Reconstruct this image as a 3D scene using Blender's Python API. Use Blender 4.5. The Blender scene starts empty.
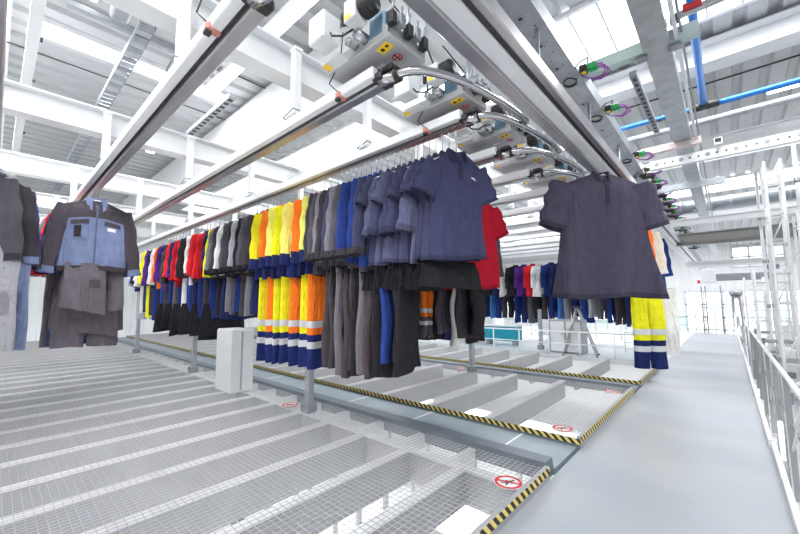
import bpy, math, random
from math import sin, cos, pi, radians
from mathutils import Vector, Matrix

rnd = random.Random(7)
scene = bpy.context.scene
COL = scene.collection

# ------------------------------------------------------------------ materials
MATS = {}
def lin(c):
    c = c / 255.0
    return c / 12.92 if c <= 0.04045 else ((c + 0.055) / 1.055) ** 2.4
def rgb(t): return (lin(t[0]), lin(t[1]), lin(t[2]), 1.0)

def base_mat(name):
    m = bpy.data.materials.new(name); m.use_nodes = True
    nt = m.node_tree; b = nt.nodes['Principled BSDF']
    return m, nt, b

def paint(name, c, rough=0.5, metal=0.0, noise=0.06, scale=6.0, bump=0.0, spec=0.5):
    if name in MATS: return MATS[name]
    m, nt, b = base_mat(name)
    tc = nt.nodes.new('ShaderNodeTexCoord')
    nz = nt.nodes.new('ShaderNodeTexNoise'); nz.inputs['Scale'].default_value = scale; nz.inputs['Detail'].default_value = 4
    nt.links.new(tc.outputs['Object'], nz.inputs['Vector'])
    mr = nt.nodes.new('ShaderNodeMapRange')
    mr.inputs['From Min'].default_value = 0.3; mr.inputs['From Max'].default_value = 0.7
    mr.inputs['To Min'].default_value = 1 - noise; mr.inputs['To Max'].default_value = 1 + noise
    nt.links.new(nz.outputs['Fac'], mr.inputs['Value'])
    mx = nt.nodes.new('ShaderNodeVectorMath'); mx.operation = 'SCALE'
    mx.inputs[0].default_value = rgb(c)[:3]
    nt.links.new(mr.outputs['Result'], mx.inputs['Scale'])
    nt.links.new(mx.outputs['Vector'], b.inputs['Base Color'])
    b.inputs['Roughness'].default_value = rough; b.inputs['Metallic'].default_value = metal
    b.inputs['Specular IOR Level'].default_value = spec
    if bump:
        bp = nt.nodes.new('ShaderNodeBump'); bp.inputs['Strength'].default_value = bump; bp.inputs['Distance'].default_value = 0.02
        nt.links.new(nz.outputs['Fac'], bp.inputs['Height']); nt.links.new(bp.outputs['Normal'], b.inputs['Normal'])
    MATS[name] = m
    return m

def fabric(c):
    key = 'fabric_%02x%02x%02x' % tuple(c)
    if key in MATS: return MATS[key]
    m = paint(key, c, rough=0.92, noise=0.10, scale=14.0, spec=0.12)
    nt = m.node_tree; b = nt.nodes['Principled BSDF']
    tc = nt.nodes.new('ShaderNodeTexCoord'); mp = nt.nodes.new('ShaderNodeMapping'); mp.inputs['Scale'].default_value = (9, 9, 2.2)
    nt.links.new(tc.outputs['Object'], mp.inputs['Vector'])
    nz = nt.nodes.new('ShaderNodeTexNoise'); nz.inputs['Scale'].default_value = 1.6; nz.inputs['Detail'].default_value = 3; nz.inputs['Distortion'].default_value = 1.2
    nt.links.new(mp.outputs['Vector'], nz.inputs['Vector'])
    bp = nt.nodes.new('ShaderNodeBump'); bp.inputs['Strength'].default_value = 0.9; bp.inputs['Distance'].default_value = 0.035
    nt.links.new(nz.outputs['Fac'], bp.inputs['Height']); nt.links.new(bp.outputs['Normal'], b.inputs['Normal'])
    return m

def emit(name, c, s):
    if name in MATS: return MATS[name]
    m, nt, b = base_mat(name)
    b.inputs['Base Color'].default_value = rgb(c)
    b.inputs['Emission Color'].default_value = rgb(c); b.inputs['Emission Strength'].default_value = s
    MATS[name] = m
    return m

def hazard():
    if 'hazard' in MATS: return MATS['hazard']
    m, nt, b = base_mat('hazard')
    tc = nt.nodes.new('ShaderNodeTexCoord'); sp = nt.nodes.new('ShaderNodeSeparateXYZ')
    nt.links.new(tc.outputs['Object'], sp.inputs[0])
    def mth(op, a, bb=None):
        n = nt.nodes.new('ShaderNodeMath'); n.operation = op
        for i, v in enumerate((a, bb)):
            if v is None: continue
            if isinstance(v, (int, float)): n.inputs[i].default_value = v
            else: nt.links.new(v, n.inputs[i])
        return n.outputs[0]
    s = mth('ADD', mth('ADD', sp.outputs[0], sp.outputs[1]), sp.outputs[2])
    fr = mth('FRACT', mth('MULTIPLY', s, 1 / 0.058))
    g = mth('GREATER_THAN', fr, 0.5)
    mix = nt.nodes.new('ShaderNodeMix'); mix.data_type = 'RGBA'
    nt.links.new(g, mix.inputs['Factor'])
    mix.inputs['A'].default_value = rgb((236, 214, 120)); mix.inputs['B'].default_value = rgb((38, 36, 36))
    nt.links.new(mix.outputs['Result'], b.inputs['Base Color']); b.inputs['Roughness'].default_value = 0.6
    MATS['hazard'] = m
    return m

def floor_mat():
    m, nt, b = base_mat('walkway_sheet')
    tc = nt.nodes.new('ShaderNodeTexCoord')
    mp = nt.nodes.new('ShaderNodeMapping'); mp.inputs['Scale'].default_value = (0.6, 0.9, 1)
    nt.links.new(tc.outputs['Object'], mp.inputs['Vector'])
    nz = nt.nodes.new('ShaderNodeTexNoise'); nz.inputs['Scale'].default_value = 1.4; nz.inputs['Detail'].default_value = 5
    nt.links.new(mp.outputs['Vector'], nz.inputs['Vector'])
    cr = nt.nodes.new('ShaderNodeValToRGB')
    cr.color_ramp.elements[0].position = 0.3; cr.color_ramp.elements[0].color = rgb((152, 159, 168))
    cr.color_ramp.elements[1].position = 0.7; cr.color_ramp.elements[1].color = rgb((172, 176, 181))
    nt.links.new(nz.outputs['Fac'], cr.inputs['Fac']); nt.links.new(cr.outputs['Color'], b.inputs['Base Color'])
    b.inputs['Roughness'].default_value = 0.38
    return m

WHITE = paint('white_steel', (226, 228, 230), 0.45, noise=0.03)
OFFW = paint('off_white_steel', (212, 214, 216), 0.5, noise=0.04)
ALU = paint('aluminium', (178, 176, 178), 0.32, 0.75, 0.08)
GALV = paint('galvanised', (168, 173, 178), 0.42, 0.55, 0.14, 9)
GALVD = paint('galvanised_dark', (140, 146, 152), 0.45, 0.5, 0.14, 9)
GREYS = paint('grey_steel', (160, 162, 165), 0.5, 0.1, 0.06)
DARK = paint('dark_slot', (46, 42, 44), 0.6)
BLACK = paint('black_plastic', (34, 34, 36), 0.45)
BLUEP = paint('blue_pipe', (32, 118, 205), 0.35)
CHROME = paint('chrome_tube', (190, 190, 192), 0.2, 0.9)
GREEN = paint('green_plug', (40, 170, 90), 0.4)
PURPLE = paint('purple_cable', (150, 80, 165), 0.5)
YEL = paint('yellow_label', (245, 200, 30), 0.5)
RED = paint('red_label', (205, 45, 45), 0.5)
ORANGE = paint('orange_plastic', (225, 90, 50), 0.5)
PANM = paint('pan_grey', (176, 177, 178), 0.4, 0.1, 0.04)
BLUEG = paint('blue_grey_metal', (110, 140, 162), 0.4, 0.3)
TEAL = paint('teal_paint', (20, 150, 175), 0.45)
AQUA = paint('aqua_rail', (120, 200, 190), 0.45)
PLATE = paint('channel_plate', (142, 156, 166), 0.38, 0.15, 0.10, 5)
PLATED = paint('kerb_plate', (112, 122, 130), 0.45, 0.15, 0.10, 5)
MESH = paint('mesh_wire', (178, 178, 180), 0.45, 0.0, 0.05)
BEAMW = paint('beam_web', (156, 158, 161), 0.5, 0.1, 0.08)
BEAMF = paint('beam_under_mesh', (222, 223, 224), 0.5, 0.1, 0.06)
DECK = paint('roof_sheet', (184, 186, 188), 0.5, 0.05, 0.05, 3)
CLAD = paint('white_cladding', (236, 238, 240), 0.5, 0, 0.03, 2)
LOWF = paint('lower_floor', (214, 214, 214), 0.5, 0, 0.05, 2)
FLOORM = floor_mat()
FL2 = paint('pale_floor', (200, 208, 213), 0.4, 0, 0.06, 1.5)
LAMP = emit('lamp_tube', (255, 255, 255), 6.0)
SKY = emit('skylight_pane', (250, 252, 255), 2.2)
SKYB = emit('skylight_blue', (200, 226, 244), 0.8)
PANE = emit('window_pane', (246, 250, 255), 1.2)
REFL = paint('reflective_band', (208, 210, 212), 0.35, 0.2, 0.05, 20)

# ------------------------------------------------------------------ mesh builder
class MB:
    def __init__(s): s.v = []; s.f = []; s.mi = []; s.sm = []; s.mats = []
    def slot(s, m):
        if m not in s.mats: s.mats.append(m)
        return s.mats.index(m)
    def add(s, vs, fs, m, smooth=False):
        o = len(s.v); k = s.slot(m)
        s.v += [tuple(p) for p in vs]
        for f in fs:
            s.f.append(tuple(i + o for i in f)); s.mi.append(k); s.sm.append(smooth)
        return s
    def box(s, a, b, m, M=None):
        x0, y0, z0 = a; x1, y1, z1 = b
        vs = [(x0,y0,z0),(x1,y0,z0),(x1,y1,z0),(x0,y1,z0),(x0,y0,z1),(x1,y0,z1),(x1,y1,z1),(x0,y1,z1)]
        if M is not None: vs = [M @ Vector(p) for p in vs]
        return s.add(vs, [(0,3,2,1),(4,5,6,7),(0,1,5,4),(1,2,6,5),(2,3,7,6),(3,0,4,7)], m)
    def bbox(s, a, b, m, w=0.006, M=None):      # box with chamfered edges
        x0, y0, z0 = a; x1, y1, z1 = b
        vs = []; idx = {}
        for ix, x in ((0, x0), (1, x1)):
            for iy, y in ((0, y0), (1, y1)):
                for iz, z in ((0, z0), (1, z1)):
                    sx = w if ix == 0 else -w; sy = w if iy == 0 else -w; sz = w if iz == 0 else -w
                    for ax, p in enumerate(((x, y+sy, z+sz), (x+sx, y, z+sz), (x+sx, y+sy, z))):
                        idx[(ix, iy, iz, ax)] = len(vs); vs.append(p)
        q = lambda *k: idx[k]
        fs = []
        for i in (0, 1):
            fs.append(tuple(q(i, a_, b_, 0) for a_, b_ in ((0,0),(1,0),(1,1),(0,1))))
            fs.append(tuple(q(a_, i, b_, 1) for a_, b_ in ((0,0),(1,0),(1,1),(0,1))))
            fs.append(tuple(q(a_, b_, i, 2) for a_, b_ in ((0,0),(1,0),(1,1),(0,1))))
            for j in (0, 1):
                fs.append((q(0,i,j,1), q(1,i,j,1), q(1,i,j,2), q(0,i,j,2)))
                fs.append((q(i,0,j,0), q(i,1,j,0), q(i,1,j,2), q(i,0,j,2)))
                fs.append((q(i,j,0,0), q(i,j,1,0), q(i,j,1,1), q(i,j,0,1)))
                for k in (0, 1): fs.append((q(i,j,k,0), q(i,j,k,1), q(i,j,k,2)))
        fs = list(dict.fromkeys(fs))
        if M is not None: vs = [M @ Vector(p) for p in vs]
        return s.add(vs, fs, m)
    def tube(s, pts, r, m, n=8, caps=True, rx=None):
        P = [Vector(p) for p in pts]; rings = []
        up = None
        for i, p in enumerate(P):
            t = (P[min(i+1, len(P)-1)] - P[max(i-1, 0)])
            t.normalize()
            if up is None:
                up = Vector((0,0,1)) if abs(t.z) < 0.9 else Vector((1,0,0))
            a = t.cross(up)
            if a.length < 1e-5: a = t.orthogonal()
            a.normalize(); b = a.cross(t); b.normalize(); up = b
            rr = r[i] if isinstance(r, (list, tuple)) else r
            rings.append([p + a*(rr*cos(2*pi*k/n)) + b*((rx or 1)*rr*sin(2*pi*k/n)) for k in range(n)])
        vs = [q for R in rings for q in R]; fs = []
        for i in range(len(P)-1):
            for k in range(n):
                fs.append((i*n+k, i*n+(k+1) % n, (i+1)*n+(k+1) % n, (i+1)*n+k))
        if caps:
            fs.append(tuple(range(n))[::-1]); fs.append(tuple((len(P)-1)*n+k for k in range(n)))
        return s.add(vs, fs, m, True)
    def disc(s, c, r0, r1, m, axis='z', n=24, hgt=0.0):
        vs = []; fs = []
        for k in range(n):
            a = 2*pi*k/n
            for rr in (r0, r1):
                u, w = rr*cos(a), rr*sin(a)
                vs.append({'z': (c[0]+u, c[1]+w, c[2]), 'x': (c[0], c[1]+u, c[2]+w), 'y': (c[0]+u, c[1], c[2]+w)}[axis])
        for k in range(n):
            j = (k+1) % n
            fs.append((2*k, 2*k+1, 2*j+1, 2*j))
        return s.add(vs, fs, m)
    def ibeam_y(s, x, y0, y1, z0, z1, w, m, t=0.012, web=0.012):
        s.box((x-w/2, y0, z0), (x+w/2, y1, z0+t), m)
        s.box((x-w/2, y0, z1-t), (x+w/2, y1, z1), m)
        s.box((x-web/2, y0, z0+t), (x+web/2, y1, z1-t), m)
        return s
    def ibeam_x(s, y, x0, x1, z0, z1, w, m, t=0.012, web=0.012):
        s.box((x0, y-w/2, z0), (x1, y+w/2, z0+t), m)
        s.box((x0, y-w/2, z1-t), (x1, y+w/2, z1), m)
        s.box((x0, y-web/2, z0+t), (x1, y+web/2, z1-t), m)
        return s
    def grid(s, pts, m, smooth=True):           # rows of equal length
        nr, nc = len(pts), len(pts[0])
        fs = [(i*nc+j, i*nc+j+1, (i+1)*nc+j+1, (i+1)*nc+j) for i in range(nr-1) for j in range(nc-1)]
        return s.add([p for r in pts for p in r], fs, m, smooth)
    def build(s, name, parent=None, loc=None, rotz=None):
        me = bpy.data.meshes.new(name); me.from_pydata(s.v, [], s.f)
        for m in s.mats: me.materials.append(m)
        me.polygons.foreach_set('material_index', s.mi); me.polygons.foreach_set('use_smooth', s.sm)
        me.update()
        o = bpy.data.objects.new(name, me); COL.objects.link(o)
        if parent is not None: o.parent = parent
        if loc is not None: o.location = loc
        if rotz is not None: o.rotation_euler = (0, 0, rotz)
        return o

def tag(o, label=None, cat=None, group=None, kind=None):
    if label: o['label'] = label
    if cat: o['category'] = cat
    if group: o['group'] = group
    if kind: o['kind'] = kind
    return o
def thing(name, label, cat, loc=(0,0,0), rotz=0, group=None):
    o = bpy.data.objects.new(name, None); COL.objects.link(o)
    o.empty_display_size = 0.1
    o.location = loc; o.rotation_euler = (0, 0, rotz)
    return tag(o, label, cat, group)
def struct(o): o['kind'] = 'structure'; return o
def copy_tree(o, parent=None):
    c = o.copy(); COL.objects.link(c)
    if parent is not None: c.parent = parent
    for ch in list(o.children): copy_tree(ch, c)
    return c
ORD = ['first','second','third','fourth','fifth','sixth','seventh','eighth','ninth','tenth','eleventh','twelfth',
       'thirteenth','fourteenth','fifteenth','sixteenth','seventeenth','eighteenth','nineteenth','twentieth']

# ------------------------------------------------------------------ room shell
def corrugated(x0, x1, a0, a1, zf, pitch, h, axis, m):
    """sheet with trapezoid ribs.  axis 'roof': ribs along Y at height zf; 'wy': wall in XZ at y=zf; 'wx': wall in YZ at x=zf"""
    prof = []
    x = x0
    while x < x1:
        for dx, dh in ((0, 0), (0.55, 0), (0.65, h), (0.9, h), (1.0, 0)):
            prof.append((min(x + dx*pitch, x1), dh))
        x += pitch
    b = MB(); rows = []
    for a in (a0, a1):
        if axis == 'roof': rows.append([(p, a, zf + d) for p, d in prof])
        elif axis == 'wy': rows.append([(p, zf - d, a) for p, d in prof])
        else: rows.append([(zf + d, p, a) for p, d in prof])
    b.grid(rows, m, False)
    return b
RZ = 4.35
struct(corrugated(-20, 6, -4, 31, RZ, 0.3, 0.05, 'roof', DECK).build('ceiling'))
struct(corrugated(-20, 6, -3.2, 5.2, 30.0, 0.4, 0.04, 'wy', CLAD).build('wall_back'))
struct(corrugated(-4, 30, -3.2, 5.2, -17.0, 0.4, 0.04, 'wx', CLAD).build('wall_left'))
struct(MB().box((-20, -4, -3.3), (6, 31, -3.2), LOWF).build('floor'))
def skylight(n, x0, x1, y0, y1, m=SKY, z=RZ-0.03):
    f = MB()
    w = 0.05
    for a, c in (((x0-w, y0-w, z-0.03), (x1+w, y0, z+0.02)), ((x0-w, y1, z-0.03), (x1+w, y1+w, z+0.02)),
                 ((x0-w, y0, z-0.03), (x0, y1, z+0.02)), ((x1, y0, z-0.03), (x1+w, y1, z+0.02))): f.box(a, c, WHITE)
    o = struct(f.build('window_%d' % n))
    p = MB()
    p.add([(x0,y0,z),(x1,y0,z),(x1,y1,z),(x0,y1,z)], [(0,3,2,1)], m)
    p.build('pane', o)
    g = MB(); 
    if x1 - x0 > y1 - y0:
        k = x0 + 0.3
        while k < x1: g.box((k-0.01, y0, z-0.02), (k+0.01, y1, z-0.005), OFFW); k += 0.3
    else:
        k = y0 + 0.6
        while k < y1: g.box((x0, k-0.01, z-0.02), (x1, k+0.01, z-0.005), OFFW); k += 0.6
    g.build('glazing_bar', o)
skylight(1, -1.75, 5.0, 4.2, 5.3)
skylight(2, -5.95, -5.68, 0.2, 2.2)
skylight(3, -14.0, -1.2, -0.9, -0.12, SKYB)
skylight(4, -14.0, 5.0, 10.2, 11.0)
skylight(5, -14.0, 5.0, 13.0, 14.4)
skylight(6, -14.0, 5.0, 18.5, 20.0)
skylight(13, -14.0, 5.0, 24.5, 26.0)
skylight(7, -14.0, -2.6, 4.2, 5.3)
skylight(8, -1.2, 5.0, -2.6, -1.2)
# end-wall windows
def wall_window(n, x0, x1, z0, z1, nx, nz, y=29.93):
    f = MB()
    for i in range(nx+1):
        x = x0 + (x1-x0)*i/nx; f.box((x-0.04, y-0.06, z0), (x+0.04, y+0.02, z1), OFFW)
    for i in range(nz+1):
        z = z0 + (z1-z0)*i/nz; f.box((x0-0.04, y-0.06, z-0.04), (x1+0.04, y+0.02, z+0.04), OFFW)
    o = struct(f.build('window_%d' % n))
    MB().add([(x0,y,z0),(x1,y,z0),(x1,y,z1),(x0,y,z1)], [(0,1,2,3)], PANE).build('pane', o)
wall_window(9, 0.4, 2.6, 3.0, 4.2, 3, 2)
wall_window(10, -2.0, 3.4, -1.6, 1.55, 6, 4)
wall_window(11, -10.0, -3.0, -0.4, 1.8, 10, 2)
wall_window(12, -16.0, -11.0, -0.4, 1.8, 7, 2)

# walkway, channels, rear floor
wk = MB(); wk.box((-0.85, -2.5, -0.04), (0.17, 15.3, 0.0), FLOORM); struct(wk.build('floor'))
sk = MB(); sk.box((-0.86, -2.5, -0.16), (-0.85, 15.3, -0.04), PLATED); sk.box((0.165, -2.5, -0.16), (0.18, 15.3, -0.04), GREYS)
struct(sk.build('trim_1'))
rf = MB(); rf.box((-15.5, 7.27, -0.05), (-0.86, 15.3, -0.003), FL2); struct(rf.build('floor'))
kb = MB(); kb.box((0.16, -2.5, 0.0), (0.185, 3.72, 0.055), WHITE); kb.box((0.15, 3.76, 0.0), (0.175, 15.3, 0.055), WHITE)
struct(kb.build('trim_2'))
for i, (y0, y1) in enumerate(((2.40, 2.86), (5.02, 5.34))):
    c = MB(); c.box((-14, y0, -0.03), (-0.87, y1, 0.012), PLATE)
    x = -1.27
    while x > -14:
        c.box((x-0.008, y0, 0.012), (x+0.008, y1, 0.0135), WHITE); x -= 0.875
    struct(c.build('trim_%d' % (3+i)))
    e = MB(); vs = []
    for x in (-14, -0.875): vs += [(x, y0-0.13, -0.02), (x, y0-0.13, 0.085), (x, y0-0.02, 0.085), (x, y0+0.0, 0.0125), (x, y0, -0.02)]
    e.add(vs, [(0,1,6,5),(1,2,7,6),(2,3,8,7),(3,4,9,8),(5,6,7,8,9),(4,3,2,1,0)], PLATED)
    struct(e.build('trim_%d' % (5+i)))

# ------------------------------------------------------------------ grating platforms
def platform(y0, y1, label, first, x0=-14.0, x1=-0.87, cross=None, front_edge=True, pitch=0.034, step=0.435):
    t = thing('grating_platform', label, 'platform', (x1, y0, 0))
    T = Matrix.Translation((-x1, -y0, 0))
    zt = 0.06
    w = MB(); r = 0.00125
    def strip(a, b):
        w.box((a[0]+T[0][3], a[1]+T[1][3], a[2]), (b[0]+T[0][3], b[1]+T[1][3], b[2]), MESH)
    x = x1
    while x > x0:
        strip((x-r, y0, zt-2*r), (x+r, y1, zt)); x -= pitch
    y = y0
    while y < y1:
        strip((x0, y-r, zt-r*4), (x1, y+r, zt-2*r)); y += pitch
    w.build('wire_mesh', t)
    x = first
    while x > x0:
        b = MB(); b.box((x-x1-.032, 0, zt-.022), (x-x1+.032, (cross if cross else y1)-y0, zt-0.009), BEAMF); b.box((x-x1-.02, 0, -.16), (x-x1+.024, (cross if cross else y1)-y0, zt-0.022), BEAMW)
        b.build('support_beam', t); x -= step
    if cross:
        b = MB(); b.box((x0-x1, cross-y0-.03, zt-.022), (-.02, cross-y0+.03, zt-0.0088), BEAMF); b.box((x0-x1, cross-y0-.015, -.16), (-.02, cross-y0+.02, zt-.022), BEAMW); b.build('cross_beam', t)
        x = first - 0.1
        while x > x0:
            b = MB(); b.box((x-x1-0.025, cross-y0+.03, -0.05), (x-x1+0.025, y1-y0, zt-0.009), BEAMF); b.build('short_beam', t); x -= step
    k = MB(); k.box((-0.006, 0, -0.1), (0.02, y1-y0, 0.075), GREYS); k.build('side_kerb', t)
    h = MB(); h.box((0.0205, 0, 0.032), (0.0225, y1-y0, 0.076), hazard()); 
    h.build('hazard_tape', t)
    if front_edge:
        k = MB(); k.box((x0-x1, -0.02, -0.1), (0.02, 0.0, 0.06), PLATED); k.build('front_kerb', t)
        h = MB(); h.box((x0-x1, -0.023, 0.027), (0.022, -0.0205, 0.063), hazard())
        h.build('hazard_tape', t)
    return t
platform(-0.75, 2.26, 'wide grey wire-mesh grating platform in the left foreground beside the walkway', -1.27, cross=1.98, front_edge=False)
platform(2.88, 4.88, 'second wire-mesh grating platform behind the first grey channel, striped front edge', -1.62, step=0.62)
platform(5.36, 7.25, 'farthest wire-mesh grating platform, behind the second channel, black and yellow front edge', -1.62, step=0.62, pitch=0.05)

def sign(x, y, z, label, rot=0.0):
    t = thing('floor_sign', label, 'sign', (x, y, z), rot)
    MB().disc((0,0,0.002), 0.0, 0.078, WHITE).disc((0,0,-0.001), 0, 0.078, WHITE).build('plate', t)
    MB().disc((0,0,0.004), 0.058, 0.074, RED).build('red_ring', t)
    s = MB(); M = Matrix.Rotation(radians(35), 4, 'Z'); s.box((-0.06, -0.006, 0.0042), (0.06, 0.006, 0.005), RED, M); s.build('red_bar', t)
    p = MB()
    p.disc((0.0, 0.035, 0.0035), 0, 0.009, BLACK, n=10)
    for a, b, wd in (((0,0.024),(0.002,-0.008),0.014),((0,-0.006),(-0.016,-0.04),0.009),((0.002,-0.006),(0.018,-0.036),0.009),((0,0.018),(-0.022,0.0),0.007),((0,0.018),(0.022,0.004),0.007)):
        d = Vector((b[0]-a[0], b[1]-a[1], 0)); n = Vector((-d.y, d.x, 0)).normalized()*wd/2
        A = Vector((a[0],a[1],0.0035)); B = Vector((b[0],b[1],0.0035))
        p.add([A-n, B-n, B+n, A+n], [(0,1,2,3)], BLACK)
    p.build('pictogram', t)
sign(-0.96, 1.95, 0.061, 'round red and white no-stepping sign on the front grating near the walkway corner', radians(-20))
sign(-3.22, 1.99, 0.061, 'round red-ringed sign on the front grating beside the nearest post', radians(-20))
sign(-1.02, 3.02, 0.061, 'round warning sign at the near corner of the second grating platform', radians(-20))
sign(-1.0, 4.55, 0.061, 'round warning sign at the far walkway corner of the second grating platform', radians(-20))
sign(-3.0, 4.7, 0.061, 'round warning sign on the second grating beside its grey post', radians(-20))

# posts
def post(x, y, h, label):
    t = thing('support_post', label, 'post', (x, y, 0.055))
    MB().bbox((-0.032, -0.032, 0), (0.032, 0.032, h), GALV, 0.005).build('tube', t)
    MB().bbox((-0.055, -0.055, 0), (0.055, 0.055, 0.085), GALVD, 0.006).build('base_socket', t)
    b = MB()
    for sx in (-1, 1): b.tube([(sx*0.03, -0.056, 0.05), (sx*0.03, -0.066, 0.05)], 0.009, GALVD, 6)
    b.build('bolt', t)
post(-2.92, 2.0, 1.85, 'grey square steel post on the front grating below the dark trousers')
post(-5.80, 2.0, 1.85, 'thin grey post left of the white box pillar on the front grating')
post(-8.9, 2.0, 1.85, 'farthest left grey post of the front grating, left of two thin posts')
post(-2.76, 4.6, 2.2, 'grey steel post on the second grating platform below the red shirts')
post(-5.75, 4.6, 2.2, 'second grey post of the second grating, behind the hanging trousers')
post(-2.92, 7.6, .82, 'dark grey post in the background left of the white cabinet')
t = thing('box_pillar', 'light grey boxed pillar on the front grating under the work jackets', 'pillar', (-4.3, 1.92, 0.06))
MB().bbox((-0.2, -0.13, 0), (0.2, 0.13, 0.68), OFFW, 0.008).build('casing', t)
MB().box((-0.203, -0.02, 0.02), (-0.2, 0.0, 0.66), GREYS).box((0.2, -0.02, 0.02), (0.203, 0.0, 0.66), GREYS).build('seam', t)
MB().bbox((-0.19, -0.12, 0.68), (0.19, 0.12, 0.69), WHITE, 0.003).build('lid', t)

# ------------------------------------------------------------------ rails
RY = [-0.06 + 0.715*i for i in range(14)]
RY[0] = -0.10; RY[1] = 0.65; RY[2] = 1.39; RY[3] = 2.10; RY[4] = 2.82
BX = [-2.36, -4.5, -6.6, -8.7, -10.8]
RNAME = ['storage rail at the left edge over the foreground grating', 'storage rail holding the grey and blue jacket',
         'empty storage rail between the two rails of jackets', 'long central storage rail carrying the polo shirts',
         'storage rail carrying the red polo shirts']
for i, y in enumerate(RY):
    lab = ('white and aluminium ' + RNAME[i]) if i < 5 else 'white overhead storage rail, %s behind the red polo shirts' % ORD[i-5]
    xe = -1.37 if i != 3 else -1.26
    t = thing('storage_rail', lab, 'rail', (xe, y, 2.28))
    L = 13.0
    MB().bbox((-L, -0.078, 0.002), (0, -0.03, 0.07), WHITE, 0.006).build('white_cover', t)
    MB().box((-L, -0.03, 0.025), (0, -0.008, 0.07), DARK).build('slot', t)
    MB().bbox((-L, -0.008, -0.005), (0, 0.062, 0.08), ALU, 0.008).build('track', t)
    MB().bbox((-0.03, -0.06, -0.012), (0.04, 0.065, 0.04), BLACK, 0.012).tube([(0.0, -0.02, 0.0), (0.09, 0.0, 0.0)], 0.03, CHROME, 10).build('end_joint', t)
    for bx in BX[:4 if i < 6 else 2]:
        dx = bx + 0.12 - xe
        br = MB(); br.bbox((dx-0.03, -0.045, 0.085), (dx+0.03, 0.015, 0.60), WHITE, 0.005); br.bbox((dx-0.036, -0.05, 0.60), (dx+0.036, 0.02, 0.63), WHITE, 0.005)
        o = br.build('hanging_bracket', t)
        cl = MB()
        cl.tube([(dx-0.07, -0.07, 0.10), (dx-0.07, 0.05, 0.10), (dx+0.06, 0.05, 0.13), (dx+0.06, -0.07, 0.13), (dx-0.07, -0.07, 0.10)], 0.006, GALVD, 6)
        cl.bbox((dx-0.045, -0.06, 0.085), (dx+0.045, 0.03, 0.11), GALV, 0.004)
        cl.build('clamp', o)
    if i in (1, 2, 3):
        sc = MB(); sc.bbox((-0.31, -0.095, -0.012), (-0.27, -0.03, 0.03), paint('faded_red', (205, 130, 120), .5), 0.008); sc.bbox((-0.305, -0.10, -0.03), (-0.275, -0.07, -0.01), BLACK, 0.003); sc.tube([(-.29,-.09,.03),(-.33,-.12,.08),(-.25,-.1,.2),(-.28,-.06,.42)], .004, BLACK, 5); sc.build('sensor', t)
# curved discharge tracks
for i in range(2, 9):
    y = RY[i]; xe = -1.37 if i != 3 else -1.26
    pts = []
    for k in range(15):
        a = k/14*pi/2
        pts.append((0.06 + (-0.985-xe-0.06)*sin(a)**0.9 if k else 0.06, 0.02 + 1.05*(1-cos(a))**1.05, 0.03*sin(a)))
    t = thing('curved_track', 'curved chrome track from the %s, joining the main conveyor' % (['', 'rail of the grey and blue jacket', 'empty rail', 'polo shirt rail', 'red polo rail', 'first rail beyond the red polos', 'second rail beyond the red polos', 'third rail beyond the red polos', 'fourth rail beyond the red polos'][i]), 'track', (xe, y, 2.30))
    MB().tube(pts, 0.024, CHROME, 10).build('tube', t)
    c = MB(); c.tube([pts[0], pts[1]], 0.042, BLACK, 10); c.bbox((0.02, -0.03, 0.02), (0.10, 0.05, 0.05), DARK, 0.005); c.build('joint', t)
    c = MB(); c.tube([(pts[8][0], pts[8][1], 0.0), (pts[8][0], pts[8][1], 0.14)], 0.014, GALV, 6); c.bbox((pts[8][0]-0.03, pts[8][1]-0.03, 0.02), (pts[8][0]+0.03, pts[8][1]+0.03, 0.04), GALVD, 0.004); c.tube([(pts[8][0], pts[8][1], 0.14), (pts[8][0], pts[8][1]+0.03, 0.4)], 0.008, GALV, 6); c.build('hanger_rod', t)

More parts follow.
